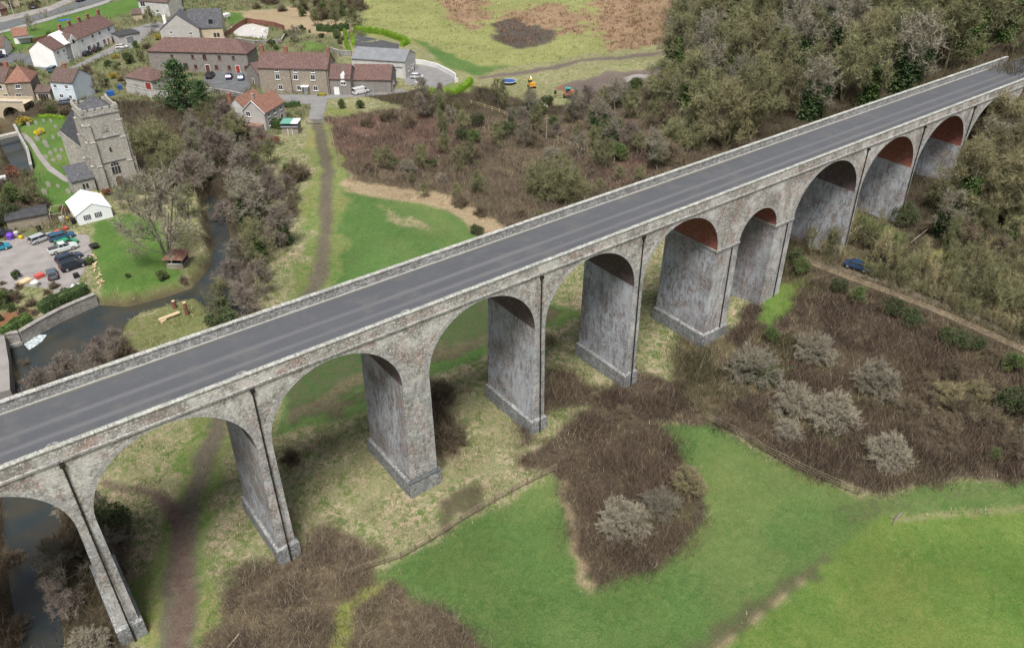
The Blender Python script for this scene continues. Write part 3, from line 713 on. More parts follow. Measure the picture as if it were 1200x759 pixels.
def roof_hip(W_, D, e, r, ov=.3, hipl=True, hipr=True):
    mb = MB(); a, b, c, d = (-ov, -ov), (W_+ov, -ov), (W_+ov, D+ov), (-ov, D+ov)
    xl = D/2 if hipl else -ov; xr = W_-D/2 if hipr else W_+ov
    if xl >= xr: xl = xr = W_/2
    R1, R2 = (xl, D/2, r), (xr, D/2, r); E = [(p[0], p[1], e) for p in (a, b, c, d)]; E2 = [(p[0], p[1], e-.12) for p in (a, b, c, d)]
    mb.face([E[0], E[1], R2, R1]); mb.face([E[2], E[3], R1, R2]); mb.face([E[1], E[2], R2]); mb.face([E[3], E[0], R1]); mb.face(E2[::-1])
    for i in range(4): j = (i+1) % 4; mb.face([E2[i], E2[j], E[j], E[i]])
    return mb
def walls(W_, D, e, r, gable='x', x0=0, y0=0):
    mb = MB()
    if gable == 'x': mb.prism([(y0, -1.2), (y0+D, -1.2), (y0+D, e), (y0+D/2, r), (y0, e)], x0, x0+W_, 'x')
    elif gable == 'y': mb.prism([(x0, -1.2), (x0+W_, -1.2), (x0+W_, e), (x0+W_/2, r), (x0, e)], y0, y0+D, 'y')
    else: mb.box(x0, x0+W_, y0, y0+D, -1.2, e)
    return mb
def house(name, label, cat, p1, p2, D, e, r, wm, rm, kind='x', wins=(), doors=(), chims=(), group=None, W_=None, **kw):
    loc, w, rz = frame2(p1, p2); w = W_ or w
    th = thing(name, label, cat, loc, rz, group)
    walls(w, D, e, r, kind if kind in 'xy' else 'h').build('wall', M[wm], th)
    rf = (roof_hip(w, D, e, r, **kw) if kind == 'h' else roof_gable(w, D, e, r, axis=kind)).build('roof', M[rm], th)
    for q in wins: window(th, q[0], q[1]*(w if q[0] == 'F' else D), q[2], q[3], q[4], w, D, *q[5:])
    for q in doors: door(th, q[0], q[1]*(w if q[0] == 'F' else D), q[2], q[3], q[4], w, D)
    for q in chims:
        if len(q) < 2: continue
        chimney(rf, q[0]*w, q[1]*D, r if abs(q[1]-.5) < .1 else (e+r)/2, *q[2:])
    return th, w, rf

# long stone cottage row in the middle distance
th, w, rf = house('stone_house', 'long three-storey buff stone house with three chimneys and brown tiled roof above the lane', 'house', (307,109), (387,111), 8.5, 7.2, 10.4, 'buff', 'redtile', 'x',
  wins=[('F',.27,4.0,1.3,1.5),('F',.53,4.0,1.3,1.5),('F',.78,4.0,1.3,1.5),('F',.29,1.0,1.3,1.4),('F',.56,1.0,1.3,1.4),('F',.80,1.0,1.3,1.4),('F',.27,6.1,1.1,.8),('F',.54,6.1,1.1,.8),('F',.79,6.1,1.1,.8)],
  doors=[('F',.655,1.0,2.1,'white')], chims=[(.02,.5,1.7,.9,.7,'brick',1),(.37,.5,1.4,1.0,.6,'brick',2),(.98,.5,1.6,.8,.6,'brick',1)])
for x in (.46, .985): MB().tube((x*w, -.12, 0), (x*w, -.12, 7.2), .07, .07, 6).build('drainpipe', M['iron'], th)
MB().box(.6*w, .71*w, -1.3, -.01, 2.3, 2.5).build('porch_canopy', M['white'], th)
th, w, rf = house('stone_cottage', 'low stone cottage with white dormer joined to the right end of the long house', 'cottage', (388,111), (412,111.5), 7, 4.6, 7.6, 'greystone', 'redtile', 'x',
  wins=[('F',.66,2.8,1.5,1.1),('F',.66,.0+1.9,.01,.01)][:1], doors=[('F',.3,1.3,2.1,'white')], chims=[])
MB().prism([(.54*w,3.6),(.74*w,3.6),(.74*w,5.6),(.64*w,6.3),(.54*w,5.6)], -.12, 2.6, 'y').build('dormer', M['white'], rf)
for x in (.55, .82): MB().tube((x*w, -.15, 4.2), (x*w, -.15, 8.6), .09, .09, 6).build('flue', M['greyroof'], th)
th, w, rf = house('stone_barn', 'single-storey stone barn with long brown tiled roof beside the grey workshop', 'barn', (414,108), (459,109), 9, 3.6, 6.6, 'greystone', 'redtile', 'x', wins=[('R',.5,1.2,1.0,1.0)], doors=[('R',.25,1.0,2.0,'browndoor')])
MB().tube((.0, -.2, 0), (.0, -.2, 6.5), .12, .12, 6).build('flue', M['greyroof'], th)
th, w, rf = house('workshop', 'pale workshop with plain grey sheet roof beyond the stone barn', 'workshop', (414,88), (476,92), 9.5, 5.0, 7.2, 'palewhite', 'greyroof', 'x', wins=[('R',.3,1.5,1.2,1.2),('R',.6,1.5,1.2,1.2)], doors=[('R',.8,1.1,2.1,'browndoor')])
MB().box(1, w-1, -.14, -.01, 3.2, 3.4).build('gutter_band', M['greyroof'], th)
# courtyard barn conversion
th, w, rf = house('barn_conversion', 'long two-storey grey stone barn with red-brown hipped roof behind the courtyard', 'barn', (178,83), (293,86), 8.5, 6.0, 9.2, 'greystone', 'redtile', 'h',
  wins=[q+('redwood',) for q in [('F',.24,4.1,.9,1.0),('F',.45,4.0,.9,1.2),('F',.57,3.8,1.2,1.6),('F',.72,4.0,.9,1.2),('F',.86,4.1,.9,1.0),('F',.36,.8,1.5,1.8),('F',.46,1.0,1.0,1.2),('F',.67,1.0,1.1,1.2),('F',.80,1.0,1.0,1.2),('F',.97,1.0,1.0,1.2)]],
  doors=[('F',.58,1.3,2.2,'browndoor'),('F',.885,1.2,2.2,'reddoor')])
th, w, rf = house('courtyard_wing', 'small gabled stone wing with grey roof and skylight joining the barn to the long house', 'outbuilding', (291,97), (305,104), 9, 4.2, 6.4, 'greystone', 'redtile', 'y', doors=[('F',.5,1.0,2.0,'browndoor')])
MB().box(-.1, 1.0, 5.5, 6.6, 5.35, 5.5).build('skylight', M['glass'], th)
th, w, rf = house('red_roofed_garage', 'low rendered outbuilding with red hipped roof left of the tall conifer', 'outbuilding', (149,101), (180,107), 8, 2.9, 5.2, 'palegrey', 'redtile', 'h', doors=[('F',.85,2.2,2.2,'reddoor')])
# cream gabled house
loc, w, rz = frame2((191,52), (236,50)); th = thing('gabled_house', 'large cream house with dark grey roofs, gable front and arched dormer behind the long barn', 'house', loc, rz)
walls(w, 9, 4.6, 9.4, 'y').build('wall', M['palegrey'], th); rf = roof_gable(w, 9, 4.6, 9.4, axis='y').build('roof', M['slate'], th)
window(th, 'F', w*.28, 3.2, .9, 1.0, w, 9); window(th, 'F', w*.28, 1.4, .9, .9, w, 9); window(th, 'F', w*.77, 2.6, 1.0, 1.0, w, 9); door(th, 'F', w*.12, 1.0, 2.1, 'orangedoor', w, 9)
walls(11, 8, 4.4, 9.6, 'x', w-3.5, 2.2).build('side_wing', M['cream'], th); rf = roof_gable(11, 8, 4.4, 9.6, axis='x', x0=w-3.5, y0=2.2).build('roof', M['slate'], th)
for q in (4.6, 5.7): MB().box(w+q-.4, w+q+.4, 2.1, 2.19, .1, 2.4).build('french_door', M['glass'], th)
dm = walls(2.2, 2.6, 6.6, 7.6, 'y', w+2.8, 2.9).build('dormer', M['greyroof'], th); MB().box(w+3.2, w+4.6, 2.8, 2.88, 5.4, 6.8).build('pane', M['glass'], dm)
window(th, 'R', .9, 1.0, .01, .01, w+7.5, 8)  if False else None
chimney(rf, 1.2, 5, 6.4, 1.8, 1.0, .6, 'render', 1)
MB().box(w+1, w+8, -.2, 2.1, .9, 1.05).build('balcony', M['wood'], th)
# white rendered terrace with stone end
loc, w, rz = frame2((68,80), (138,48)); th = thing('white_terrace', 'long white rendered terrace with brown roofs and stone gable end along the steep lane', 'terrace', loc, rz)
mb = walls(w*.82, 8.5, 5.6, 8.6, 'x', w*.18); mb.build('wall', M['render'], th)
rf = roof_gable(w*.66, 8.5, 5.6, 8.6, axis='x', x0=w*.34).build('roof', M['redtile'], th)
walls(w*.32, 8.2, 5.3, 8.1, 'x', 0, 0).build('low_wing', M['render'], th); rl = roof_gable(w*.34, 8.2, 5.3, 8.1, axis='x', x0=0).build('roof', M['redtile'], th)
walls(3.4, 3.4, 6.0, 7.9, 'y', w*.26, -.22).build('front_gable', M['render'], th); roof_gable(3.4, 3.2, 6.0, 7.9, ov=.1, axis='y', x0=w*.26, y0=-.1).build('roof', M['browntile'], th)
MB().prism([(-.02, -1.2), (8.6, -1.2), (8.6, 5.5), (4.25, 8.45), (-.02, 5.5)], w+.01, w+.2, 'x').build('end_wall', M['buff'], th)
for x, z, ww, hh in ((.06,3.6,1,1),(.15,3.4,1,1),(.27,5.4,1,1.1),(.30,3.2,1.1,1.2),(.45,3.9,1,1.1),(.62,4.0,1.2,1.2),(.74,4.0,1.2,1.2),(.90,3.9,1.3,1.3),(.18,.9,1,1.1),(.36,.9,1,1.2),(.52,.8,1.8,1.6),(.67,.8,1.6,1.5),(.78,.8,1.5,1.5),(.93,.8,1.6,1.5)):
    window(th, 'F', x*w, z, ww, hh, w, 8.5) if x < .94 else None
MB().box(.26*w+1.2, .26*w+2.2, -.29, -.22, 5.0, 6.1).build('window', M['glass'], th)
for x, m_ in ((.26,'greyroof'),(.60,'orangedoor'),(.845,'orangedoor')): door(th, 'F', x*w, 1.0, 2.1, m_, w, 8.5) if x > .4 else None
for x in (.35,.50,.66,.80,.985): chimney(rf, x*w, 4.25, 8.6, 1.4, 1.2, .6, 'brick', 2)
# cottages at the bridge
th, w, rf = house('beige_cottage', 'beige gabled cottage beside the stone river bridge at the left edge', 'cottage', (-22,118), (13,119), 8, 5.4, 8.4, 'cream', 'browntile', 'x', wins=[('F',.78,3.4,1.6,1.2),('F',.9,.9,1.3,1.2)], chims=[(.9,.5,1.2,1.2,.6,'brick',2)])
th, w, rf = house('stone_cottage', 'stone cottage with terracotta hipped roof between the bridge and the pale blue house', 'cottage', (14,119), (42,117), 8.5, 5.2, 8.6, 'buff', 'orangetile', 'h', wins=[('F',.45,3.4,1.3,1.1),('F',.35,.8,1.4,1.2)])
th, w, rf = house('sunroom', 'small lean-to extension with brown roof and glass front beside the stone cottage', 'extension', (44,118), (61,118), 5, 2.4, 3.6, 'cream', 'browntile', 'x', wins=[('F',.5,.3,3.0,1.7,'white',3)])
th, w, rf = house('blue_white_house', 'small pale blue and white house with brown roof behind the church tower', 'house', (65,118), (91,120), 8, 5.4, 8.0, 'blueish', 'browntile', 'x', wins=[('F',.2,3.6,1,1.1),('F',.7,3.6,1,1.1),('F',.35,.9,1.2,1.1),('F',.75,.8,1.0,1.1)], chims=[(.4,.5,1.2,.9,.5,'brick',2)])
# brick roofed pair by the path
loc, w, rz = frame2((288,151), (313,154)); th = thing('twin_gabled_cottage', 'white and grey cottage with two orange tiled gabled roofs beside the footpath', 'cottage', loc, rz)
walls(w, 9.5, 4.8, 7.4, 'y').build('wall', M['palegrey'], th); rf = roof_gable(w, 9.5, 4.8, 7.4, ov=.3, axis='y').build('roof', M['orangetile'], th)
for s in (0, 1):
    a = (-.3, 4.5) if s == 0 else (w+.3, 4.5)
    mb = MB(); mb.tube((a[0], -.18, a[1]+.05), (w/2, -.18, 7.6), .1, .1, 4); mb.build('bargeboard', M['white'], th)
window(th, 'F', w*.25, 3.4, 1.3, 1.3, w, 9.5); window(th, 'F', w*.25, .9, 1.2, 1.2, w, 9.5)
for y in (.2, .5, .8): window(th, 'R', y*9.5, .9, 1.3, 1.3, w, 9.5); window(th, 'R', y*9.5, 3.2, 1.1, 1.1, w, 9.5)
walls(5.5, 8.5, 4.4, 7.0, 'y', -5.52, 1.6).build('rear_wing', M['palewhite'], th); r2 = roof_gable(5.5, 8.5, 4.4, 7.0, axis='y', x0=-5.52, y0=1.6).build('roof', M['orangetile'], th)
chimney(r2, -4.9, 2.4, 6.0, 1.9, .9, .7, 'brick', 1); chimney(rf, .3, 5.0, 5.6, 1.9, .8, .6, 'buff', 1)
MB().box(w*.25, w*.9, -2.2, -.02, 0, 1.8).build('brick_outshot', M['brick'], th)
th, w, rf = house('garden_shed', 'garden shed with half green and half white roof beside the footpath', 'shed', (331,158), (350,158), 3.4, 2.0, 2.7, 'wood', 'greyroof', 'x', doors=[('F',.5,1.0,1.8,'wood')])
MB().box(-.2, w*.6, -.3, 3.7, 2.9, 3.0).build('green_roof_sheet', plain('green_sheet', (.10,.28,.22), (.14,.32,.26), 1, .6), th); MB().box(w*.6+.01, w+.2, -.3, 3.7, 2.9, 3.01).build('white_roof_sheet', M['paint'], th)
# top edge
th, w, rf = house('white_house', 'white house with brown tiled roof cut by the top edge of the view', 'house', (165,17), (200,20), 8, 5.2, 8.2, 'palewhite', 'browntile', 'x', wins=[('F',.15,3.0,2.2,1.8),('F',.6,1.2,1.2,1.2)])
th, w, rf = house('lean_to_garage', 'low brown-roofed lean-to in front of the white house at the top edge', 'garage', (157,25), (168,24), 6, 2.4, 3.6, 'cream', 'browntile', 'x')
th, w, rf = house('flat_roofed_garage', 'wide flat-roofed grey garage below the stone gable end of the white terrace', 'garage', (141,53), (166,48), 7, 2.8, 3.0, 'palegrey', 'felt', 'x', doors=[('F',.5,2.6,2.1,'greyroof')])
th, w, rf = house('garage', 'small white garage with red tiled roof in the green gardens at the left', 'garage', (18,52), (36,50), 5.5, 2.6, 4.6, 'render', 'orangetile', 'x', doors=[('F',.35,1.0,2.0,'white')])
MB().box(1.0, w+1.2, -2.2, -.05, 2.0, 2.12).build('lean_to_roof', M['greyroof'], th)
th, w, rf = house('bungalow', 'pink-white bungalow with red roof cut by the left edge of the view', 'bungalow', (-24,68), (8,66), 8, 2.8, 5.4, 'render', 'redtile', 'x', wins=[('F',.8,.9,1.6,1.1)])
th, w, rf = house('orange_house', 'orange-rendered house with grey flat porch in the top left corner', 'house', (-4,12), (24,8), 8, 3.5, 5.5, 'cream', 'orangetile', 'x', wins=[('F',.6,1.0,1.6,1.2)])
th, w, rf = house('brick_outhouse', 'low brick outhouse with brown roof beside the road at the left edge', 'outhouse', (-10,22), (10,17), 5, 2.4, 4.0, 'brick', 'browntile', 'x', doors=[('F',.5,1.0,2.0,'white')])

# ------------------------------------------------------------------ church
loc, w, rz = frame2((121,222), (162,212)); TW = 7.3; CH = thing('church', 'old grey stone church with tall square west tower, pyramid slate cap and slate nave', 'church', loc, rz)
HT = 15.9
def tower_box(x0, x1, y0, y1, z0, z1): return MB().box(x0, x1, y0, y1, z0, z1)
tw = tower_box(0, TW, 0, TW, -1.2, HT).build('tower', M['church'], CH)
for z in (5.6, 10.9, HT-.1): MB().box(-.16, TW+.16, -.16, TW+.16, z, z+.28).build('string_course', M['string'], tw)
for bx, by, sx, sy in ((0,0,-1,-1),(TW,0,1,-1),(0,TW,-1,1)):      # stepped corner buttresses
    for axx in (0, 1):
        mb = MB()
        for z0, z1, p in ((-1.2,5.4,.9),(5.4,10.6,.6),(10.6,14.2,.35)):
            if axx == 0: x0, x1 = (bx-p, bx) if sx < 0 else (bx, bx+p); y0, y1 = (by, by+1.1) if sy < 0 else (by-1.1, by)
            else: y0, y1 = (by-p, by) if sy < 0 else (by, by+p); x0, x1 = (bx, bx+1.1) if sx < 0 else (bx-1.1, bx)
            mb.box(x0+.01, x1-.01, y0+.01, y1-.01, z0, z1)
            mb.box(x0-.05, x1+.05, y0-.05, y1+.05, z1-.18, z1-.02)
        mb.build('buttress', M['church'], tw)
mb = MB()                                                           # battlements
for i in range(5):
    a = i*TW/5
    for (x0, x1, y0, y1) in ((a+.25, a+TW/5-.25, 0, .4), (a+.25, a+TW/5-.25, TW-.4, TW), (0, .4, a+.25, a+TW/5-.25), (TW-.4, TW, a+.25, a+TW/5-.25)):
        mb.box(x0, x1, y0, y1, HT+.18+.55, HT+1.35)
for q in ((0,TW,0,.4),(0,TW,TW-.4,TW),(0,.4,.41,TW-.41),(TW-.4,TW,.41,TW-.41)): mb.box(*q, HT+.18, HT+.72)
mb.build('battlement', M['church'], tw)
for x in (.2, TW-.2):
    for y in (.2, TW-.2): MB().box(x-.32, x+.32, y-.32, y+.32, HT+.7, HT+1.5).box(x-.3, x+.3, y-.3, y+.3, HT+1.5, HT+1.95, taper=.2).build('pinnacle', M['church'], tw)
c = TW/2; mb = MB(); bq = [(.6,.6,HT+.5),(TW-.6,.6,HT+.5),(TW-.6,TW-.6,HT+.5),(.6,TW-.6,HT+.5)]
for i in range(4): j = (i+1) % 4; mb.face([bq[i], bq[j], (c, c, HT+3.2)])
mb.build('cap_roof', M['slate'], tw)
def gothic(parent, x, z, w_, h, face='F', nm='window', m_='glass', ly=3, yy=0):
    pts = [(-w_/2, 0), (w_/2, 0), (w_/2, h*.6)]+[(w_/2*cos(t*pi/10)**.8 if t < 5 else 0, h*.6+h*.4*sin(t*pi/10)) for t in range(1, 6)]+[(-w_/2*cos(t*pi/10)**.8, h*.6+h*.4*sin(t*pi/10)) for t in range(4, 0, -1)]+[(-w_/2, h*.6)]
    mt = Matrix.Translation((x, yy, z)) if face == 'F' else Matrix.Translation((yy, x, z)) @ Matrix.Rotation(-pi/2, 4, 'Z')
    big = [(a*1.22, b_*1.1-.06) for a, b_ in pts]
    f = MB().prism(big, -.06, .02, 'y', M4=mt).build(nm, M['church'], parent); MB().prism(pts, -.1, -.055, 'y', M4=mt).build('pane', M[m_], f)
    if ly:
        mb = MB()
        for i in range(1, ly): xx = -w_/2+w_*i/ly; mb.box(xx-.05, xx+.05, -.15, -.1, 0, h*.9 if ly < 3 or True else h, M4=mt)
        mb.box(-w_/2, w_/2, -.149, -.1, h*.58, h*.64, M4=mt); mb.build('tracery', M['church'], f)
gothic(tw, TW*.5, 2.9, 1.7, 2.6); gothic(tw, TW*.52, 0, 1.5, 2.2, nm='doorway', m_='browndoor', ly=0)
gothic(tw, TW*.5, 7.8, .4, 1.0, ly=0); gothic(tw, TW*.5, 12.2, 1.2, 1.8, m_='string', ly=0); gothic(tw, TW*.5, 12.2, 1.2, 1.8, face='L', yy=0, m_='string', ly=0)
# nave: ridge from A to B, gable end facing the river
A_ = Vector(un(84,132,10.2)); B_ = Vector(un(70,155,10.2)); a1, b1 = toloc(loc, rz, *A_), toloc(loc, rz, *B_)
C_ = Vector(un(99,190,4.6)); c1 = toloc(loc, rz, *C_)
nr = atan2(b1[1]-a1[1], b1[0]-a1[0]); nm_ = Matrix.Translation((b1[0], b1[1], 0)) @ Matrix.Rotation(nr+pi, 4, 'Z'); NL = hypot(b1[0]-a1[0], b1[1]-a1[1])+.5
cl_ = nm_.inverted() @ Vector((c1[0], c1[1], 0)); NW = max(3.0, abs(cl_.y)); sg = 1 if cl_.y > 0 else -1
nv_ = MB().prism([(0,-1.2),(sg*NW,-1.2),(sg*NW,4.6),(0,10.1)], 0, NL, 'x', M4=nm_).build('nave', M['church'], CH, merge=True)
MB().prism([(-sg*.2,10.1),(sg*(NW+.3),4.4),(sg*(NW+.3),4.6),(-sg*.2,10.35)], .2, NL+.1, 'x', M4=nm_).build('roof', M['slate'], nv_, merge=True)
mb = MB(); mb.tube(nm_ @ Vector((.05, sg*(NW+.2), 4.6)), nm_ @ Vector((.05, 0, 10.4)), .22, .22, 4); mb.build('verge_stones', M['church'], nv_)
# vestry lean-to on the near left side of the tower
mb = MB(); mb.box(-5.6, -1.3, -.6, 4.6, -1.2, 3.3); vs = mb.build('vestry', M['church'], CH)
mb = MB(); mb.prism([(-.8,3.25),(4.8,5.0),(4.8,5.2),(-.8,3.45)], -5.8, -1.2, 'x'); mb.build('roof', M['slate'], vs)
for x in (-3.6, -2.9): MB().box(x-.2, x+.2, -.66, -.6, 1.4, 2.4).build('window', M['glass'], vs)
# gravestones
gs = thing('gravestone', 'weathered grey gravestone standing in the churchyard grass', 'gravestone', (0,0,0), 0, 'gravestones in the churchyard')
MB().prism([(-.35,0),(.35,0),(.35,.8),(.2,1.0),(0,1.08),(-.2,1.0),(-.35,.8)], -.07, .07, 'y').build('headstone', M['church'], gs); MB().box(-.3, .3, .2, 1.9, -.05, .14).build('kerb', M['gardenwall'], gs)
first = True
for x, y in [(34,148),(43,146),(52,143),(60,143),(66,150),(45,165),(54,170),(57,173),(63,163),(70,160),(60,182),(66,178),(73,178),(55,186),(64,190),(71,187),(53,228),(58,219),(69,220),(104,218),(81,227),(47,158)]:
    g = gs if first else copy_tree(gs); first = False; p = at(x, y); g.location = p; g.rotation_euler = (0, random.uniform(-.08,.08), rz+random.uniform(-.15,.15)); s = random.uniform(.8,1.3); g.scale = (s,s,s)

# ------------------------------------------------------------------ marquee, sheds, summerhouse
loc, w, rz = frame2((93,264.5), (133,254)); MQ = thing('marquee', 'white canvas marquee with two dark windows pitched on the lawn below the church', 'marquee', loc, rz)
D = 8.2
walls(w, D, 2.2, 3.9, 'y').build('canvas_wall', M['tarp'], MQ); roof_gable(w, D, 2.2, 3.9, ov=.2, t=.06, axis='y').build('canvas_roof', M['tarp'], MQ)
for x in (.28, .60):
    pn = MB().box(x*w-.65, x*w+.65, -.04, -.01, .8, 1.8).build('window', M['slate'], MQ); mb = MB()
    for i in (-.32, 0, .32): mb.box(x*w+i-.03, x*w+i+.03, -.07, -.04, .8, 1.8)
    mb.build('window_bar', M['tarp'], pn)
th, w, rf = house('open_shed', 'long open-fronted shed with black felt roof at the back of the car park', 'shed', (11,271), (59,262), 4.6, 2.2, 2.6, 'wood', 'felt', 'x')
loc, w, rz = frame2((62,264), (76,262)); th = thing('pergola', 'timber-framed wire enclosure beside the black-roofed shed', 'pergola', loc, rz)
for x in (0, w):
    for y in (0, 4): MB().box(x-.06, x+.06, y-.06, y+.06, 0, 2.3).build('post', M['wood'], th)
MB().box(-.1, w+.1, -.05, .05, 2.3, 2.42).box(-.1, w+.1, 3.95, 4.05, 2.3, 2.42).box(-.05, .05, .06, 3.94, 2.3, 2.42).box(w-.05, w+.05, .06, 3.94, 2.3, 2.42).build('roof_frame', M['wood'], th)
loc, w, rz = frame2((196,315), (213,313)); th = thing('summerhouse', 'small timber summerhouse with orange tiled pyramid roof at the edge of the lawn', 'summerhouse', loc, rz-.3)
MB().box(0, 3, 0, 3, -.5, .9).box(0, .15, 0, .15, .9, 2.1).box(2.85, 3, 0, .15, .9, 2.1).box(0, .15, 2.85, 3, .9, 2.1).box(2.85, 3, 2.85, 3, .9, 2.1).box(.15, 2.85, 2.9, 3, .9, 2.1).box(2.9, 3, .15, 2.85, 1.5, 2.1).build('wall', M['wood'], th)
MB().box(.1, 2.9, .15, 2.8, .85, .95).build('floor', M['felt'], th)
mb = MB(); q = [(-.5,-.5,2.05),(3.5,-.5,2.05),(3.5,3.5,2.05),(-.5,3.5,2.05)]
for i in range(4): mb.face([q[i], q[(i+1) % 4], (1.5, 1.5, 3.3)])
mb.face(q[::-1]); mb.build('roof', M['orangetile'], th)
MB().box(.3, 2.7, -.04, .1, .95, 1.1).build('counter', M['paint'], th)

# ------------------------------------------------------------------ walls, fences, bridge
def wallrun(name, label, cat, pts, h, t, mat_, z=None, cap=None, px=True, base=.6):
    P = [Vector(un(x, y, z)+(z,)) if z is not None else at(x, y) for x, y in pts] if px else pts
    R = thing(name, label, cat, P[0]); mb = MB(); mc = MB()
    for a, b in zip(P, P[1:]):
        d = Vector((b.x-a.x, b.y-a.y, 0)); n = Vector((-d.y, d.x, 0)).normalized()*t/2; a = a-P[0]; b = b-P[0]
        lo = [a-n, b-n, b+n, a+n]; lo = [v-Vector((0,0,base)) for v in lo]; hi = [v+Vector((0,0,base+h)) for v in lo]
        for q in ((0,1,5,4),(1,2,6,5),(2,3,7,6),(3,0,4,7)): A8 = lo+hi; mb.face([A8[i] for i in q])
        mb.face(hi)
        if cap:
            n2 = n*1.25; hi2 = [a-n2, b-n2, b+n2, a+n2]; l2 = [v+Vector((0,0,h+.003)) for v in hi2]; h2 = [v+Vector((0,0,h+.12)) for v in hi2]
            for q in ((0,1,5,4),(1,2,6,5),(2,3,7,6),(3,0,4,7)): A8 = l2+h2; mc.face([A8[i] for i in q])
            mc.face(h2)
    mb.build('wall', M[mat_], R)
    if cap: mc.build('coping', M[cap], R)
    return R
def fence(name, label, pts, gap=2.4, h=1.2, rails=(.45,.8,1.12), mat_='wood', pr=.06, rr=.035, grp=None, jit=.04):
    P = [at(x, y) for x, y in pts]; R = thing(name, label, 'fence', P[0], group=grp); prev = None; o = P[0]; rnd = random.Random(len(pts))
    pl = [[] for _ in rails]; n = 0
    for a, b in zip(P, P[1:]):
        L_ = (b-a).length; k = max(1, round(L_/gap))
        for i in range(k+(1 if b is P[-1] else 0)):
            q = a.lerp(b, i/k); z = tz(q.x, q.y); q = Vector((q.x+rnd.uniform(-jit, jit), q.y+rnd.uniform(-jit, jit), z))
            if n < 100: MB().box(q.x-o.x-pr, q.x-o.x+pr, q.y-o.y-pr, q.y-o.y+pr, z-o.z-.4, z-o.z+h+rnd.uniform(-.05,.08)).build('post', M[mat_], R)
            n += 1
            for j, rh in enumerate(rails): pl[j].append(Vector((q.x-o.x, q.y-o.y, z-o.z+rh+rnd.uniform(-.04,.04))))
    for l in pl:
        mb = MB()
        for a, b in zip(l, l[1:]): mb.tube(a, b, rr, rr, 4)
        mb.build('rail', M[mat_], R)
    return R
fence('rail_fence', 'weathered timber rail fence running diagonally past the foot of the stone piers', [(408,676),(432,667),(470,655),(520,626),(560,600),(600,578),(652,552)], 2.2, 1.25, (.5,.85,1.2), 'oldwood', rr=.045)
fence('rail_fence', 'timber rail fence between the brown scrub and the green field at the right', [(826,492),(860,508),(900,532),(935,550),(962,562),(1005,580)], 2.4, 1.3, (.4,.8,1.2), 'oldwood', rr=.045)
fence('site_fence', 'pale timber fence beside the cleared bank below the diggers', [(552,122),(585,132),(612,146),(640,156),(668,172),(720,190)], 3, 1.1, (.5,1.0), 'palewood')
fence('post_fence', 'low timber post fence along the footpath edge above the bramble bank', [(383,132),(386,150),(392,172),(396,196)], 3, 1.1, (.5,1.0))
def panelfence(label, pts, h=1.8, mat_='redwood'): return wallrun('panel_fence', label, 'fence', pts, h, .08, mat_)
panelfence('red-brown panel fence around the walled garden beside the cream house', [(262,47),(278,34),(290,27),(322,32),(334,36)])
panelfence('red-brown panel fence in the gardens behind the white terrace', [(40,52),(63,46)], 1.8)
panelfence('short red fence at the foot of the twin-gabled cottage garden', [(300,164),(328,166)], 1.3)
wallrun('garden_wall', 'low stone wall round the patio and oval lawn beside the cream house', 'wall', [(276,48),(300,52),(330,50),(336,40)], 1.0, .4, 'gardenwall', cap='string')
wallrun('courtyard_wall', 'stone wall along the front of the courtyard car park', 'wall', [(242,108),(270,112),(296,118)], 1.3, .4, 'gardenwall', cap='string')
wallrun('garden_wall', 'pale rendered wall below the red-roofed outbuilding', 'wall', [(150,108),(176,114),(200,116)], 2.0, .4, 'palegrey', cap='string')
wallrun('white_curved_wall', 'white curved wall round the driveway beyond the workshop', 'wall', [(478,74),(496,76),(512,80),(526,87),(534,92)], 1.4, .4, 'paint')
wallrun('garden_wall', 'stone retaining wall behind the low cottage garden', 'wall', [(388,62),(400,66),(412,66)], 1.6, .5, 'gardenwall', cap='string')
rw = [(5,405),(27,402),(50,388),(74,375),(96,365),(115,357)]
wallrun('river_wall', 'tall stone retaining wall curving along the left bank of the mill pool', 'wall', rw, 2.2, .7, 'gardenwall', z=WZ, cap='gardenwall', base=1.2)
wallrun('river_wall', 'stone retaining wall between the churchyard path and the dark river channel', 'wall', [(20,156),(27,170),(36,186),(40,205)], 2.4, .5, 'gardenwall', z=WZ, cap='string', base=1.2)
wallrun('weir', 'low stone weir wall with white water at the head of the mill pool', 'weir', [(6,408),(20,404),(27,402)], .5, 1.0, 'gardenwall', z=WZ, base=1.2)
wallrun('mill_wall', 'broad pale stone wall running down to the viaduct at the left edge', 'wall', [(-3,398),(2,430),(3,462)],   .5, 2.2, 'gravel', z=0, base=2.5)
wallrun('footbridge', 'narrow pale stone footbridge across the river channel by the churchyard', 'footbridge', [(-6,163),(4,160),(22,156)], .35, 1.6, 'church', z=.4, base=.3)
# rapids below the weir
p = Vector(un(40, 402, WZ)); V_ = []; F_ = []; n = 12
mb = MB(); pts = [un(x, y, WZ+.03) for x, y in [(28,403),(36,396),(46,392),(55,392),(50,399),(42,405),(34,410)]]
mb.face([(a-p.x, b_-p.y, 0) for a, b_ in pts]); o = mb.build('white_water', M['foam']); o.location = (p.x, p.y, WZ+.03); tag(o, kind='structure')
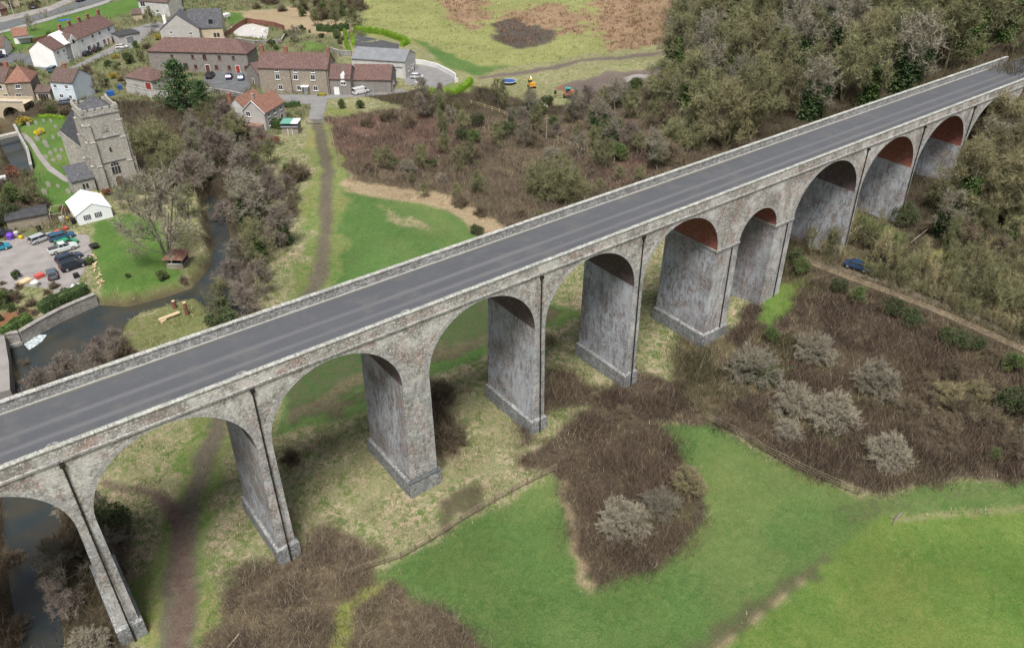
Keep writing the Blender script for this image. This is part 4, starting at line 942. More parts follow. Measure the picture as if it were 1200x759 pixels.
# village bridge with a dark arch
loc, w, rz = frame2((-14,131), (30,131)); w = max(w, 8); th = thing('stone_bridge', 'cream stone road bridge with one dark round arch over the village river', 'bridge', (loc.x, loc.y, 0), rz)
mb = MB(); cx = w*.62; r_ = 2.6; n = 16; arcp = [(cx-r_*cos(pi*i/n), -1.4+r_*sin(pi*i/n)) for i in range(n+1)]
for y, s in ((0, 1), (5, -1)):
    for (x0, z0), (x1, z1) in zip(arcp, arcp[1:]): mb.face([(x0,y,z0),(x1,y,z1),(x1,y,2.6),(x0,y,2.6)][::s])
    mb.face([(0,y,-3),(cx-r_,y,-3),(cx-r_,y,2.6),(0,y,2.6)][::s]); mb.face([(cx+r_,y,-3),(w,y,-3),(w,y,2.6),(cx+r_,y,2.6)][::s])
for (x0, z0), (x1, z1) in zip(arcp, arcp[1:]): mb.face([(x0,0,z0),(x0,5,z0),(x1,5,z1),(x1,0,z1)])
for x in (cx-r_, cx+r_): mb.face([(x,0,-3),(x,5,-3),(x,5,-1.4),(x,0,-1.4)])
mb.face([(0,.3,1.9),(w,.3,1.9),(w,4.7,1.9),(0,4.7,1.9)]); mb.build('arch_wall', M['cream'], th)
MB().box(0, w, -.1, .3, 2.6, 2.75).build('coping', M['string'], th)
# gate across the footpath
loc, w, rz = frame2((360,146), (379,145)); th = thing('field_gate', 'grey metal field gate across the top of the footpath', 'gate', loc, rz)
mb = MB()
for z in (.3,.55,.8,1.05,1.25): mb.tube((0,0,z),(w,0,z),.035,.035,5)
for x in (0,w/2,w): mb.tube((x,0,.25),(x,0,1.3),.04,.04,5)
mb.build('bars', M['greyroof'], th)
for x in (-.15, w+.15): MB().box(x-.1,x+.1,-.1,.1,-.3,1.5).build('post', M['wood'], th)
# ------------------------------------------------------------------ vehicles
def car(style, colour, label, px, ahead, grp=None, name='parked_car', cat='car', length=None, covered=False):
    a = at(*px); b = at(*ahead); rz = atan2(b.y-a.y, b.x-a.x)
    th = thing(name, label, cat, a+Vector((0,0,.05)), rz, grp)
    S = {'hatch': (4.1,1.75,.92,1.48), 'estate': (4.7,1.8,.92,1.5), 'suv': (4.6,1.88,1.08,1.74), 'saloon': (4.6,1.8,.9,1.43), 'pickup': (5.2,1.86,1.12,1.78), 'van': (5.0,1.95,1.2,1.95)}[style]
    Ln, Wd, belt, top = S; h = Ln/2; hw = Wd/2; pm = car_paint('car_paint_'+name, colour)
    st = [(-h, .42, belt*.72, .80), (-h+.12, .3, belt*.93, .93), (-h+.7, .24, belt, .99), (-.3, .24, belt, 1), (h*.42, .24, belt*.97, 1), (h*.8, .26, belt*.82, .96), (h-.1, .32, belt*.68, .88), (h, .42, belt*.55, .78)]
    if style == 'pickup': st[0] = (-h, .45, belt*.95, .92); st[1] = (-h+.05, .4, belt*.98, .96)
    rings = []
    for x, zb, zt, k in st:
        y = hw*k; rings.append([(x,-y*.9,zb),(x,-y,zb+.18),(x,-y,zt-.14),(x,-y*.92,zt),(x,y*.92,zt),(x,y,zt-.14),(x,y,zb+.18),(x,y*.9,zb)])
    MB().loft(rings).build('body', pm, th, merge=True)
    gl = {'hatch': (-h+.12,-h+.55,.35,1.1), 'estate': (-h+.08,-h+.4,.35,1.15), 'suv': (-h+.1,-h+.35,.5,1.2), 'saloon': (-h+.75,-h+1.35,.3,1.1), 'pickup': (-.75,-.6,.45,1.2), 'van': (-h+.05,-h+.15,1.2,1.75)}[style]
    xb, xr, xf, xw = gl
    def ring(z, x0, x1, k): y = hw*k; return [(x0,-y,z),(x1,-y,z),(x1,y,z),(x0,y,z)]
    MB().loft([ring(belt-.05, xb, xw, .90), ring(top-.06, xr, xf, .74)]).build('window', M['glass'] if not covered else pm, th)
    rf = MB().loft([ring(top-.065, xr-.04, xf+.05, .76), ring(top, xr+.08, xf-.1, .68)]).build('roof', pm, th)
    mb = MB()
    for s in (-1, 1):
        for q in ((xb, xr), (xw, xf), ((xb+xw)/2-.1, (xr+xf)/2-.1)): mb.tube((q[0], s*hw*.905, belt-.05), (q[1], s*hw*.745, top-.05), .045, .04, 4)
    mb.build('pillars', pm, th)
    if style == 'pickup': MB().box(-h+.12, -.8, -hw*.82, hw*.82, belt*.7, belt+.02).build('load_bed_cover', M['felt'], th)
    if style == 'van': MB().box(-h+.3, .9, -hw*.905, hw*.905, belt, top-.15).build('side_panel', pm, th)
    r = .34 if style not in ('suv','pickup') else .39
    for x in (-h*.6, h*.6):
        for s in (-1, 1):
            wth = thing  # wheels: tyre part with rim sub-part
            ty = MB().tube((x, s*(hw-.2), r), (x, s*(hw+.015), r), r, r, 14).build('wheel', M['tyre'], th)
            MB().tube((x, s*(hw+.015), r), (x, s*(hw+.03), r), r*.62, r*.58, 10).build('rim', M['rim'], ty)
    for s in (-1, 1):
        MB().box(h-.14, h-.0, s*hw*.66-.14, s*hw*.66+.14, belt*.60, belt*.60+.14).build('headlight', M['lampclr'], th)
        MB().box(-h-.02, -h+.1, s*hw*.72-.12, s*hw*.72+.12, belt*.72, belt*.72+.2).build('tail_light', M['lampred'], th)
    return th
G1 = 'vehicles in the gravel car park'
car('estate', (.45,.47,.49), 'silver estate car parked nearest the open black-roofed shed', (50,282), (66,276), G1)
car('estate', (.02,.10,.18), 'dark blue estate car squeezed between the silver estate and the green car', (73,280), (88,276), G1)
car('hatch', (.02,.30,.12), 'bright green car half hidden behind the white pickup', (79,288), (92,283), G1)
car('pickup', (.62,.66,.64), 'white pickup truck with black load cover in the row of parked cars', (75,294), (92,289), G1, 'pickup_truck', 'pickup')
car('estate', (.03,.045,.08), 'dark navy estate car beside the white pickup', (82,305), (97,299), G1)
car('suv', (.015,.02,.03), 'black four-wheel-drive car at the lower end of the parked row', (87,314), (102,309), G1)
car('hatch', (.10,.12,.15), 'grey hatchback parked alone below the row facing the lower bank', (62,324), (58,312), G1)
car('hatch', (.02,.25,.38), 'teal car cut by the left edge of the car park', (-1,293), (12,290), G1)
car('hatch', (.03,.03,.05), 'dark small car tucked beside the shed at the left edge of the car park', (3,277), (14,274), G1)
G2 = 'cars along the white terrace'
car('hatch', (.015,.015,.02), 'black car parked by the orange door of the white terrace', (135,49), (145,44), G2)
car('saloon', (.02,.02,.025), 'dark car parked against the middle of the white terrace', (114,60), (124,55), G2)
car('hatch', (.02,.02,.03), 'small dark car behind the saloon beside the white terrace', (103,65), (110,62), G2)
car('hatch', (.70,.70,.72), 'white car parked across the lane from the white terrace', (143,57), (155,56))
car('suv', (.02,.10,.14), 'dark teal car at the foot of the white terrace', (63,84), (72,78))
car('hatch', (.03,.04,.08), 'dark car cut by the left edge on the side street', (1,68), (10,66))
car('saloon', (.12,.14,.18), 'grey saloon waiting at the verge of the main road', (38,10), (31,4))
car('saloon', (.02,.03,.07), 'dark blue car driving along the main road at the top edge', (95,2), (110,-3))
car('hatch', (.10,.12,.17), 'blue-grey car below the pale blue house', (79,122), (88,121))
G3 = 'cars in the courtyard'
car('suv', (.02,.02,.03), 'black four-wheel-drive nearest the conifer in the courtyard', (247,91), (254,84), G3)
car('hatch', (.02,.035,.10), 'dark blue hatchback in the middle of the courtyard row', (269,92), (272,84), G3)
car('hatch', (.08,.16,.24), 'blue-grey hatchback at the right end of the courtyard row', (283,93), (285,86), G3)
car('van', (.70,.71,.72), 'white van parked against the stone barn', (423,110), (432,108), None, 'van', 'van')
car('saloon', (.02,.055,.13), 'dark blue car parked on the track beyond the right-hand piers', (1004,315), (1022,321))
car('hatch', (.60,.62,.64), 'pale car on the drive beyond the workshop', (489,92), (497,92))
# ------------------------------------------------------------------ diggers and site things
def digger(label, px, rz, sc_, col, roofc):
    th = thing('excavator', label, 'excavator', at(*px), rz); cm = car_paint('machine_paint', col); cm.node_tree.nodes['Principled BSDF'].inputs['Metallic'].default_value = 0
    for s in (-1, 1): MB().prism([(-1.3,.1),(-1.1,0),(1.1,0),(1.3,.1),(1.3,.45),(1.1,.6),(-1.1,.6),(-1.3,.45)], s*.75-.22, s*.75+.22, 'y').build('track', M['tyre'], th)
    MB().box(-1.2, .9, -.85, .85, .68, 1.35).box(-1.25, -.5, -.8, .8, 1.35, 1.75).build('body', cm, th)
    cb = MB().box(-.45, .7, .05, .8, 1.36, 2.35).build('cab', M['glass'], th); MB().box(-.55, .8, -.02, .88, 2.36, 2.48).build('cab_roof', roofc, cb)
    MB().tube((.8,-.3,1.1),(2.2,-.3,2.7),.16,.13,4).build('boom', cm, th); MB().tube((2.2,-.3,2.7),(3.4,-.3,1.5),.12,.1,4).build('arm', cm, th)
    MB().prism([(3.1,1.5),(3.6,1.4),(3.7,.7),(3.1,.6)], -.65, .05, 'y').build('bucket', M['iron'], th); th.scale = (sc_,)*3
digger('yellow excavator standing on the muddy clearing left of the other one', (623,103), 1.2, 1.0, (.65,.32,.04), M['lf_gold'])
digger('orange excavator with a bright teal cab roof on the muddy clearing', (666,114), 2.4, 1.1, (.50,.10,.04), plain('teal_roof', (.03,.45,.38), None, 2, .4))
loc = at(596, 98); th = thing('trampoline', 'round dark blue covered pool or trampoline on the grass by the clearing', 'trampoline', loc)
th['label'] = 'round trampoline with a dark blue bed left of the yellow excavator'
mb = MB(); n = 20; mb.face([(2.1*cos(2*pi*i/n), 2.1*sin(2*pi*i/n), .8) for i in range(n)]); mb.build('bed', plain('blue_bed', (.02,.07,.22), (.03,.09,.28), 2, .5), th)
mb = MB()
for i in range(n): a0, a1 = 2*pi*i/n, 2*pi*(i+1)/n; mb.tube((2.2*cos(a0),2.2*sin(a0),.8),(2.2*cos(a1),2.2*sin(a1),.8),.12,.12,5)
mb.build('rim', M['palegrey'], th)
for i in range(5): a = 2*pi*i/5; MB().tube((2.2*cos(a),2.2*sin(a),-.2),(2.2*cos(a),2.2*sin(a),.8),.05,.05,5).build('leg', M['iron'], th)
def blob(name, label, cat, px, s, mat_, grp=None, seed=0, flat=.6):
    rr = random.Random(seed); bm = bmesh.new(); bmesh.ops.create_icosphere(bm, subdivisions=3, radius=1)
    for v in bm.verts: k = 1+.18*sin(v.co.x*3+seed)+.15*sin(v.co.y*4+seed*2)+rr.uniform(-.05,.05); v.co *= k; v.co.z *= flat; v.co.z = max(v.co.z, -.15)
    me = bpy.data.meshes.new(name); bm.to_mesh(me); bm.free(); me.materials.append(M[mat_]); o = bpy.data.objects.new(name, me); COL.objects.link(o)
    o.location = at(*px); o.scale = s if isinstance(s, tuple) else (s,)*3; return tag(o, label, cat, grp)
blob('builders_bag', 'pale builders bag on the bank below the excavators', 'bag', (639,125), .9, 'paint', seed=3, flat=1)
blob('rubble_heap', 'pale rubble heap beside the cleared site at the edge of the wood', 'rubble', (745,92), (4,2.5,1.2), 'gravel', seed=5)
blob('dry_bush', 'small straw-coloured dry bush by the diagonal fence', 'bush', (522,637), (.9,.8,.9), 'lf_gold', seed=2) if False else None
# logs and timber by the stream
def tubething(name, label, cat, pts, r, mat_, cut='palewood', grp=None):
    P = [at(x, y, h) + Vector((0,0,h)) for x, y, h in pts]; o0 = P[0]; th = thing(name, label, cat, o0, 0, grp)
    mb = MB()
    for a, b in zip(P, P[1:]): mb.tube(a-o0, b-o0, r, r*.92, 9)
    mb.build('trunk' if 'log' in name else 'post', M[mat_], th)
    d = (P[-1]-P[-2]).normalized(); MB().tube(P[-1]-o0+d*.005, P[-1]-o0+d*.03, r*.95, r*.95, 9).build('cut_end', M[cut], th)
tubething('log_bench', 'long pale squared log lying on the grassy spit by the stream', 'log', [(186,375,.45),(210,366,.45)], .3, 'palewood')
for x, y in ((192,377),(204,370)): o = MB().box(-.5,.5,-.25,.25,0,.35).build('log_support', M['palewood']); o.location = at(x, y); o.rotation_euler[2] = .5; tag(o, 'short pale timber block under the long log on the grassy spit', 'timber block', 'blocks under the log')
for x, y, h, lb in ((205,361,1.4,'short upright timber post with pale cut top by the stream'),(219.5,369,2.4,'tall upright timber post with pale cut top by the stream')):
    p = at(x, y); th = thing('timber_post', lb, 'post', p); MB().tube((0,0,-.3),(0,0,h),.34,.30,10).build('post', M['redwood'], th); MB().tube((0,0,h),(0,0,h+.04),.29,.29,10).build('cut_top', M['palewood'], th)
th = thing('fallen_branch', 'bleached fallen branch lying where the field tracks meet at the right', 'branch', at(1050,608)); MB().tube((-1.2,-.3,.15),(.2,0,.25),.07,.12,6).tube((.2,0,.25),(1.3,.1,.2),.12,.14,6).tube((-.2,0,.2),(-.6,.6,.5),.06,.03,5).build('branch', M['bark_pale'], th)
th = thing('fallen_branch', 'pale broken log lying in the scrub at the bottom edge', 'branch', at(275,755)); MB().tube((-.8,-.3,.5),(.8,.5,.6),.09,.07,6).build('branch', M['palewood'], th)
th = thing('leaning_pole', 'long pale pole lying on the slope below the right-hand piers', 'pole', at(1076,280)); a = at(1066,287)-at(1076,280); b_ = at(1092,270)-at(1076,280); MB().tube(a+Vector((0,0,.4)), b_+Vector((0,0,1.2)), .09, .07, 6).build('pole', M['bark_pale'], th)
def pole(label, px, h, name='utility_pole', cat='utility pole', lamp=False, grp=None):
    th = thing(name, label, cat, at(*px), 0, grp); MB().tube((0,0,-.5),(0,0,h),.16,.11,7).build('pole', M['wood' if not lamp else 'palegrey'], th)
    if lamp: MB().tube((0,0,h),(1.1,0,h+.1),.05,.05,5).build('bracket', M['palegrey'], th); MB().box(.8,1.5,-.15,.15,h+.02,h+.18).build('lamp_head', M['lf_yellow'], th)
    else: MB().box(-.8,.8,-.06,.06,h-.8,h-.65).build('crossarm', M['wood'], th)
pole('tall timber pole between the white terrace and the cream house', (178,36), 8); pole('timber pole rising from the gardens left of the conifer', (147,84), 9)
pole('slim pole beside the cream house gable', (207,24), 7); pole('bare pole standing in the scrub below the excavators', (640,168), 7)
pole('pale pole at the roadside near the top left corner', (57,8), 8); pole('street lamp with yellow head beside the main road', (17,20), 7, 'street_lamp', 'street lamp', True)
# yard clutter
def crate(label, px, s, mat_, cat, name, grp=None, rz=0):
    o = MB().box(-s[0]/2,s[0]/2,-s[1]/2,s[1]/2,0,s[2]).build(name, M[mat_], None, bevel=.06); o.location = at(*px); o.rotation_euler[2] = rz; return tag(o, label, cat, grp)
M['purple'] = plain('purple_plastic', (.16,.06,.50), None, 2, .5); M['yellowp'] = plain('yellow_plastic', (.70,.45,.02), None, 2, .5); M['pink'] = plain('red_plastic_sheet', (.50,.08,.07), (.40,.10,.09), 2, .5)
M['bluep'] = plain('blue_plastic', (.03,.12,.40), None, 2, .5); M['orangep'] = plain('orange_plastic', (.55,.16,.05), None, 2, .5)
def barrel(label, px, r, h, mat_, name='planter', cat='planter'):
    o = MB().tube((0,0,0),(0,0,h*.8),r*.85,r,12).tube((0,0,h*.8),(0,0,h),r,r*.7,12).build(name, M[mat_]); o.location = at(*px); return tag(o, label, cat)
barrel('purple tub under the eaves of the black-roofed shed', (13,280), .7, 1.2, 'purple'); barrel('yellow tub right of the purple tub by the shed', (25,280), .4, .7, 'yellowp')
barrel('pinkish tub between the purple and yellow tubs', (20,276), .5, .9, 'palegrey'); barrel('small dark barrel beside the shed doorway', (46,270), .5, 1.0, 'tyre', 'barrel', 'barrel')
barrel('red bucket in the wire enclosure behind the parked cars', (68,273), .6, .6, 'pink', 'bucket', 'bucket'); barrel('pink tub at the right of the wire enclosure', (77,269), .6, .6, 'pink')
barrel('small yellow tub at the corner of the marquee', (79,257), .35, .5, 'yellowp'); barrel('dark round barrel against the marquee corner', (87,262), .5, 1.3, 'tyre', 'barrel', 'barrel')
crate('grey bin with pale top inside the wire enclosure', (74,260), (1,1,1.1), 'palegrey', 'bin', 'bin')
th = thing('picnic_table', 'dark round picnic table on a slab at the lawn edge', 'table', at(111,291)); MB().tube((0,0,.7),(0,0,.78),.9,.9,14).build('table_top', M['iron'], th); MB().tube((0,0,0),(0,0,.7),.15,.1,8).build('pedestal', M['iron'], th)
crate('pale stone slab beneath the dark picnic table', (102,293), (2.6,1.6,.12), 'gravel', 'slab', 'stone_slab', rz=.2)
crate('red sheet-covered box at the top of the lower garden', (47,325), (1.5,1.1,.7), 'pink', 'box', 'covered_box', rz=.3)
barrel('round white water tank in the lower garden', (42,335), .75, 1.0, 'palewhite', 'water_tank', 'tank')
crate('pale timber pallet stack in the lower garden', (29,332), (2.4,1.4,.6), 'palewood', 'pallets', 'pallet_stack', rz=.4)
crate('white upturned boat-shaped trough on the bank above the river wall', (93,337), (2.4,1.0,.6), 'paint', 'trough', 'trough', rz=-.5)['label'] = 'long white trough lying on the bank above the river wall'
crate('dark crate among the debris above the river wall', (90,325), (.9,.9,.8), 'tyre', 'crate', 'crate')
crate('blue bin beside the purple-grey yard behind the tower', (141,105), (1.1,1.0,1.3), 'bluep', 'bin', 'bin'); crate('larger blue tarpaulin-covered box behind the church tower', (130,112), (1.8,1.4,1.3), 'bluep', 'box', 'covered_box')
crate('white box in the garden below the twin-gabled cottage', (276,160), (1.0,.8,.8), 'paint', 'box', 'garden_box'); crate('second white box near the twin-gabled cottage hedge', (291,158), (.8,.8,.6), 'paint', 'box', 'garden_box')['label'] = 'small white box against the wall of the twin-gabled cottage'
crate('white covered boat or trailer on the grass beside the cream house', (265,20), (3.0,2.0,1.2), 'paint', 'trailer', 'covered_trailer', rz=.4)['label'] = 'white covered trailer on the lawn beside the cream house'
crate('red plastic play house in the gardens at the left', (13,57), (1.4,1.4,1.8), 'reddoor', 'play house', 'play_house'); crate('teal pond cover on the grass behind the white terrace', (75,24), (4.5,2.2,.15), 'bluep', 'pond cover', 'pond_cover')
crate('small white shed on the pavement by the cottage drive', (492,97), (3.0,1.4,.5), 'palewhite', 'bench', 'bench')['label'] = 'long pale bench along the drive below the workshop'
crate('white gate panel at the end of the workshop drive', (535,97), (1.2,.3,1.4), 'paint', 'gate', 'gate_panel')
barrel('white planter on the patio with oval lawn', (297,36), .5, .7, 'paint'); barrel('second white planter on the patio nearer the fence', (308,37), .5, .7, 'paint')['label'] = 'white planter at the right end of the oval lawn'
crate('dark bin at the left edge above the churchyard channel', (3,218), (1.6,1.2,1.1), 'tyre', 'bin', 'bin'); crate('white table under the trees at the left edge', (2,211), (2.0,1.4,.8), 'paint', 'table', 'garden_table')
rr = random.Random(5); first = None
for i in range(24):      # stacked split logs along the lawn edge
    x = 109+rr.uniform(-3.5,3.5)+i*.45; y = 300+i*1.55
    if first is None: first = MB().tube((-.45,0,.3),(.45,0,.3),.26,.24,7).build('cut_log', M['palewood']); o = first; tag(o, 'short cut log in the row of logs along the left edge of the lawn', 'log', 'cut logs along the lawn edge')
    else: o = first.copy(); COL.objects.link(o)
    o.location = at(x, y); o.rotation_euler = (0, rr.uniform(-.4,.4), rr.uniform(0,3)); s = rr.uniform(.35,.7); o.scale = (s,s,s)
# ------------------------------------------------------------------ trees and shrubs
def unit(v): return v/(np.linalg.norm(v)+1e-9)
class Plant:
    def __init__(s, seed): s.r = np.random.default_rng(seed); s.wv = []; s.wf = []; s.tv = []; s.lv = []
    def limb(s, pts, r0, r1, n=4):
        base = len(s.wv); m = len(pts)
        for i, p in enumerate(pts):
            d = unit(pts[min(i+1, m-1)]-pts[max(i-1, 0)]); a = unit(np.cross(d, [.31,.77,.55])); b = np.cross(d, a); r = r0+(r1-r0)*i/(m-1)
            for k in range(n): s.wv.append(p+(a*cos(2*pi*k/n)+b*sin(2*pi*k/n))*r)
        for i in range(m-1):
            for k in range(n): j = (k+1) % n; s.wf.append((base+i*n+k, base+i*n+j, base+(i+1)*n+j, base+(i+1)*n+k))
    def path(s, p, d, L_, k, wob, up):
        pts = [p]
        for i in range(k): d = unit(d+s.r.normal(0, wob, 3)+np.array([0,0,up])); p = p+d*L_/k; pts.append(p)
        return pts
    def twig(s, p, d, L_, w):
        a = unit(np.cross(d, s.r.normal(0, 1, 3)))*w/2; m = p+d*L_*.5+s.r.normal(0, .08*L_, 3); e = p+unit(d+s.r.normal(0, .25, 3))*L_
        s.tv += [p-a, p+a, e]
    def leaf(s, p, sz):
        a = unit(s.r.normal(0, 1, 3)); b = unit(np.cross(a, s.r.normal(0, 1, 3))); a = a*sz; b = b*sz*.6
        s.lv += [p-a, p+b, p+a, p-b]
def bare_tree(seed, H, R, th=.25, n1=11, n2=7, n3=7, nt=7, r0=.2, up=.10, tw=.05, tl=.9, multi=1, leafy=0, ivy=0, lsz=.16, flat=1.0, low=0.0):
    s = Plant(seed); r = s.r; trunks = []
    for q in range(multi):
        a = 2*pi*q/multi+r.uniform(0, 1); lean = .0 if multi == 1 else r.uniform(.15, .45)
        P = s.path(np.array([0,0,-.4]), np.array([cos(a)*lean, sin(a)*lean, 1.]), H*.82, 6, .07, .08); trunks.append(P)
        s.limb(P, r0, r0*.25, 6)
    for i in range(n1):
        P = trunks[i % multi]; t = th+(1-th)*(i+.5)/n1; f = t*(len(P)-1)*.99; j = int(f); p = P[j]+(P[j+1]-P[j])*(f-j)
        az = i*2.4+r.uniform(-.5, .5); el = .25+1.0*t+r.uniform(-.2, .2)-low
        hrel = max(0, min(1, (p[2]/H-th)/(1-th))); Ln = R*(1.15-.75*hrel**1.5)*r.uniform(.75, 1.1)
        d = np.array([cos(az)*cos(el), sin(az)*cos(el), sin(el)*flat]); B = s.path(p, d, Ln, 4, .14, up)
        s.limb(B, r0*.42*(1-.5*t), r0*.12, 4)
        for k in range(n2):
            f = (.25+.75*(k+.5)/n2)*4*.99; j = int(f); p2 = B[j]+(B[j+1]-B[j])*(f-j); d2 = unit(unit(B[j+1]-B[j])*.7+r.normal(0, .6, 3)+np.array([0,0,.15]))
            C = s.path(p2, d2, Ln*.46*r.uniform(.6, 1.1), 3, .16, up); s.limb(C, r0*.11, r0*.04, 3)
            for l in range(n3):
                f = (.2+.8*(l+.5)/n3)*3*.99; j = int(f); p3 = C[j]+(C[j+1]-C[j])*(f-j); d3 = unit(unit(C[j+1]-C[j])*.6+r.normal(0, .6, 3)+np.array([0,0,up*2]))
                L3 = tl*r.uniform(.6, 1.2); s.twig(p3, d3, L3, tw*1.2)
                for _ in range(nt):
                    q = p3+d3*L3*r.uniform(.1, .8); s.twig(q, unit(d3*.6+r.normal(0, .55, 3)+np.array([0,0,up*2])), L3*r.uniform(.5, .9), tw)
                    if leafy and r.random() < leafy: s.leaf(q+d3*L3*.3+r.normal(0, .12, 3), lsz*r.uniform(.6, 1.3))
    if ivy:
        for P in trunks:
            for _ in range(int(ivy)):
                f = r.uniform(0, .85)*(len(P)-1)*.99; j = int(f); p = P[j]+(P[j+1]-P[j])*(f-j); rad = (r0+.3+1.3*r.random()**1.5)*(1.2-f/len(P))
                s.leaf(p+unit(np.append(r.normal(0,1,2), 0))*rad*r.uniform(.5, 1.2)+r.normal(0,.1,3), .2*r.uniform(.6, 1.3))
    return s
def ball_shrub(seed, H, R, n1=44, n2=7, n3=9, tw=.035, tl=.55, r0=.05, ivy=0, lump=.2, base=.1, mi=.35):
    s = Plant(seed); r = s.r; ph = r.uniform(0, 6.28, 4)
    for i in range(n1):
        az = i*2.399+r.uniform(-.3, .3); se = r.uniform(base, 1)**.85; el = math.asin(min(1, se)); d = np.array([cos(az)*cos(el), sin(az)*cos(el), sin(el)])
        rad = 1/sqrt((cos(el)/R)**2+(sin(el)/H)**2)*(1+lump*sin(az*3+ph[0])*cos(el*4+ph[1]))*r.uniform(.8, 1.0)*.82
        d0 = unit(d*np.array([.7, .7, 1])+np.array([0, 0, .25])); p = np.array([r.normal(0, R*.06), r.normal(0, R*.06), -.2]); end = d*rad; B = []
        for k in range(5): t = k/4; B.append((p+d0*rad*t)*(1-t)+(p*(1-t)+end*t)*t+r.normal(0, .05*R, 3)*(t*(1-t)*2))
        s.limb(B, r0, r0*.3, 4)
        for k in range(n2):
            f = (mi+(1-mi)*(k+.5)/n2)*3.99; j = int(f); q = B[j]+(B[j+1]-B[j])*(f-j); dd = unit(d*.8+r.normal(0, .5, 3)); L_ = rad*.26*r.uniform(.6, 1.2); C = [q, q+dd*L_*.5+r.normal(0, .03*L_, 3), q+dd*L_+np.array([0,0,.08*L_])]
            s.limb(C, r0*.35, r0*.12, 3)
            for l in range(n3):
                g = (l+.7)/n3*1.99; j2 = int(g); q3 = C[j2]+(C[j2+1]-C[j2])*(g-j2); d3 = unit(dd*.5+d*.35+r.normal(0, .5, 3)); L3 = tl*r.uniform(.6, 1.3); s.twig(q3, d3, L3, tw*1.2)
                for _ in range(3): s.twig(q3+d3*L3*r.uniform(.2, .7), unit(d3+r.normal(0, .6, 3)), L3*.7, tw)
    for _ in range(ivy): p = np.array([r.normal(R*.25, R*.35), r.normal(0, R*.3), r.uniform(0, H*.5)]); s.leaf(p, .17*r.uniform(.6, 1.2))
    return s
def leafy_bush(seed, H, R, n=2600, lsz=.2, lumps=9, twigs=500, tw=.05):
    s = Plant(seed); r = s.r
    for _ in range(5): s.limb(s.path(np.array([0,0,-.3]), unit(np.array([r.normal(0,.5), r.normal(0,.5), 1.])), H*.7, 4, .15, .05), .08, .03, 4)
    cs = [(np.array([r.uniform(-1,1)*R*.6, r.uniform(-1,1)*R*.6, H*r.uniform(.3, .75)]), r.uniform(.3, .5)*min(R, H)) for _ in range(lumps)]
    for _ in range(n):
        c, q = cs[r.integers(lumps)]; d = unit(r.normal(0, 1, 3)); p = c+d*q*r.uniform(.5, 1.1)**.5; p[2] = abs(p[2]); s.leaf(p, lsz*r.uniform(.6, 1.3))
    for _ in range(twigs):
        c, q = cs[r.integers(lumps)]; d = unit(r.normal(0, 1, 3)); s.twig(c+d*q*.7, d, q*.6, tw)
    return s
def conifer(seed, H, R):
    s = Plant(seed); r = s.r; s.limb(s.path(np.array([0,0,-.4]), np.array([0,0,1.]), H*.97, 6, .02, .1), .25, .04, 6)
    for i in range(70):
        t = .1+.88*i/70; az = i*2.4; z = H*t; Ln = R*(1-t)**.6*(.8+.4*r.random()); d = np.array([cos(az), sin(az), .1])
        B = s.path(np.array([0,0,z]), d, Ln, 3, .08, -.02); s.limb(B, .05, .02, 3)
        for _ in range(46):
            f = r.uniform(.1, 1)*3*.99; j = int(f); p = B[j]+(B[j+1]-B[j])*(f-j)+r.normal(0, .32, 3)*np.array([1,1,.55]); s.leaf(p, .28*r.uniform(.5, 1.2))
    return s
def clumps_saplings(seed, H, R, n=9, tw=.05, nt=55):
    s = Plant(seed); r = s.r
    for i in range(n):
        p = np.array([r.uniform(-1,1)*R, r.uniform(-1,1)*R, -.3]); h = H*r.uniform(.7, 1.05); P = s.path(p, unit(np.array([r.normal(0,.12), r.normal(0,.12), 1.])), h, 5, .05, .05); s.limb(P, .06, .02, 4)
        for _ in range(nt):
            f = r.uniform(.2, 1)*5*.99; j = int(f); q = P[j]+(P[j+1]-P[j])*(f-j); d = unit(np.array([r.normal(0,.5), r.normal(0,.5), 1.0])); L_ = r.uniform(.7, 1.7); s.twig(q, d, L_, tw*1.2)
            for _ in range(3): s.twig(q+d*L_*r.uniform(.2,.8), unit(d+r.normal(0,.4,3)), L_*.5, tw)
    return s
def make_plant(s, name, wood, tw, lf=None):
    root = thing(name, 'x', 'tree')
    if s.wv: wmesh('trunk', M[wood], s.wv, s.wf, root)
    if s.tv: n = len(s.tv); wmesh('crown', M[tw], s.tv, np.arange(n).reshape(-1, 3), root)
    if s.lv: n = len(s.lv); wmesh('foliage' if s.tv else 'crown', M[lf], s.lv, np.arange(n).reshape(-1, 4), root)
    return root
PR = {}
def proto(key, lst): PR[key] = [(H, make_plant(*a)) for H, a in lst]
BT = bare_tree
proto('shrub', [(5, (ball_shrub(1, 4.4, 3.3, 100, 6, 11, .03, .4, mi=.55, lump=.15), 'bare_shrub', 'bark_pale', 'tw_silver')), (5, (ball_shrub(2, 4.2, 3.5, 100, 6, 11, .03, .4, mi=.55, lump=.25), 'bare_shrub', 'bark_pale', 'tw_grey'))])
proto('shrubivy', [(5, (ball_shrub(3, 4.6, 3.3, 90, 6, 11, .03, .4, ivy=450, lump=.25, mi=.5), 'ivy_shrub', 'bark_pale', 'tw_grey', 'lf_ivy'))])
proto('goldshrub', [(4, (ball_shrub(4, 3.8, 2.6, 70, 6, 9, .03, .4, lump=.25, mi=.5), 'willow_shrub', 'bark_pale', 'tw_yellow'))])
proto('olive', [(10, (BT(5, 10, 4.2, .22, 14, 8, 7, 6, .22, .07, .07, 1.1), 'mossy_tree', 'bark_moss', 'tw_olive')), (10, (BT(6, 10.5, 4.0, .18, 14, 8, 7, 6, .22, .07, .07, 1.1, 2), 'mossy_tree', 'bark_moss', 'tw_olive'))])
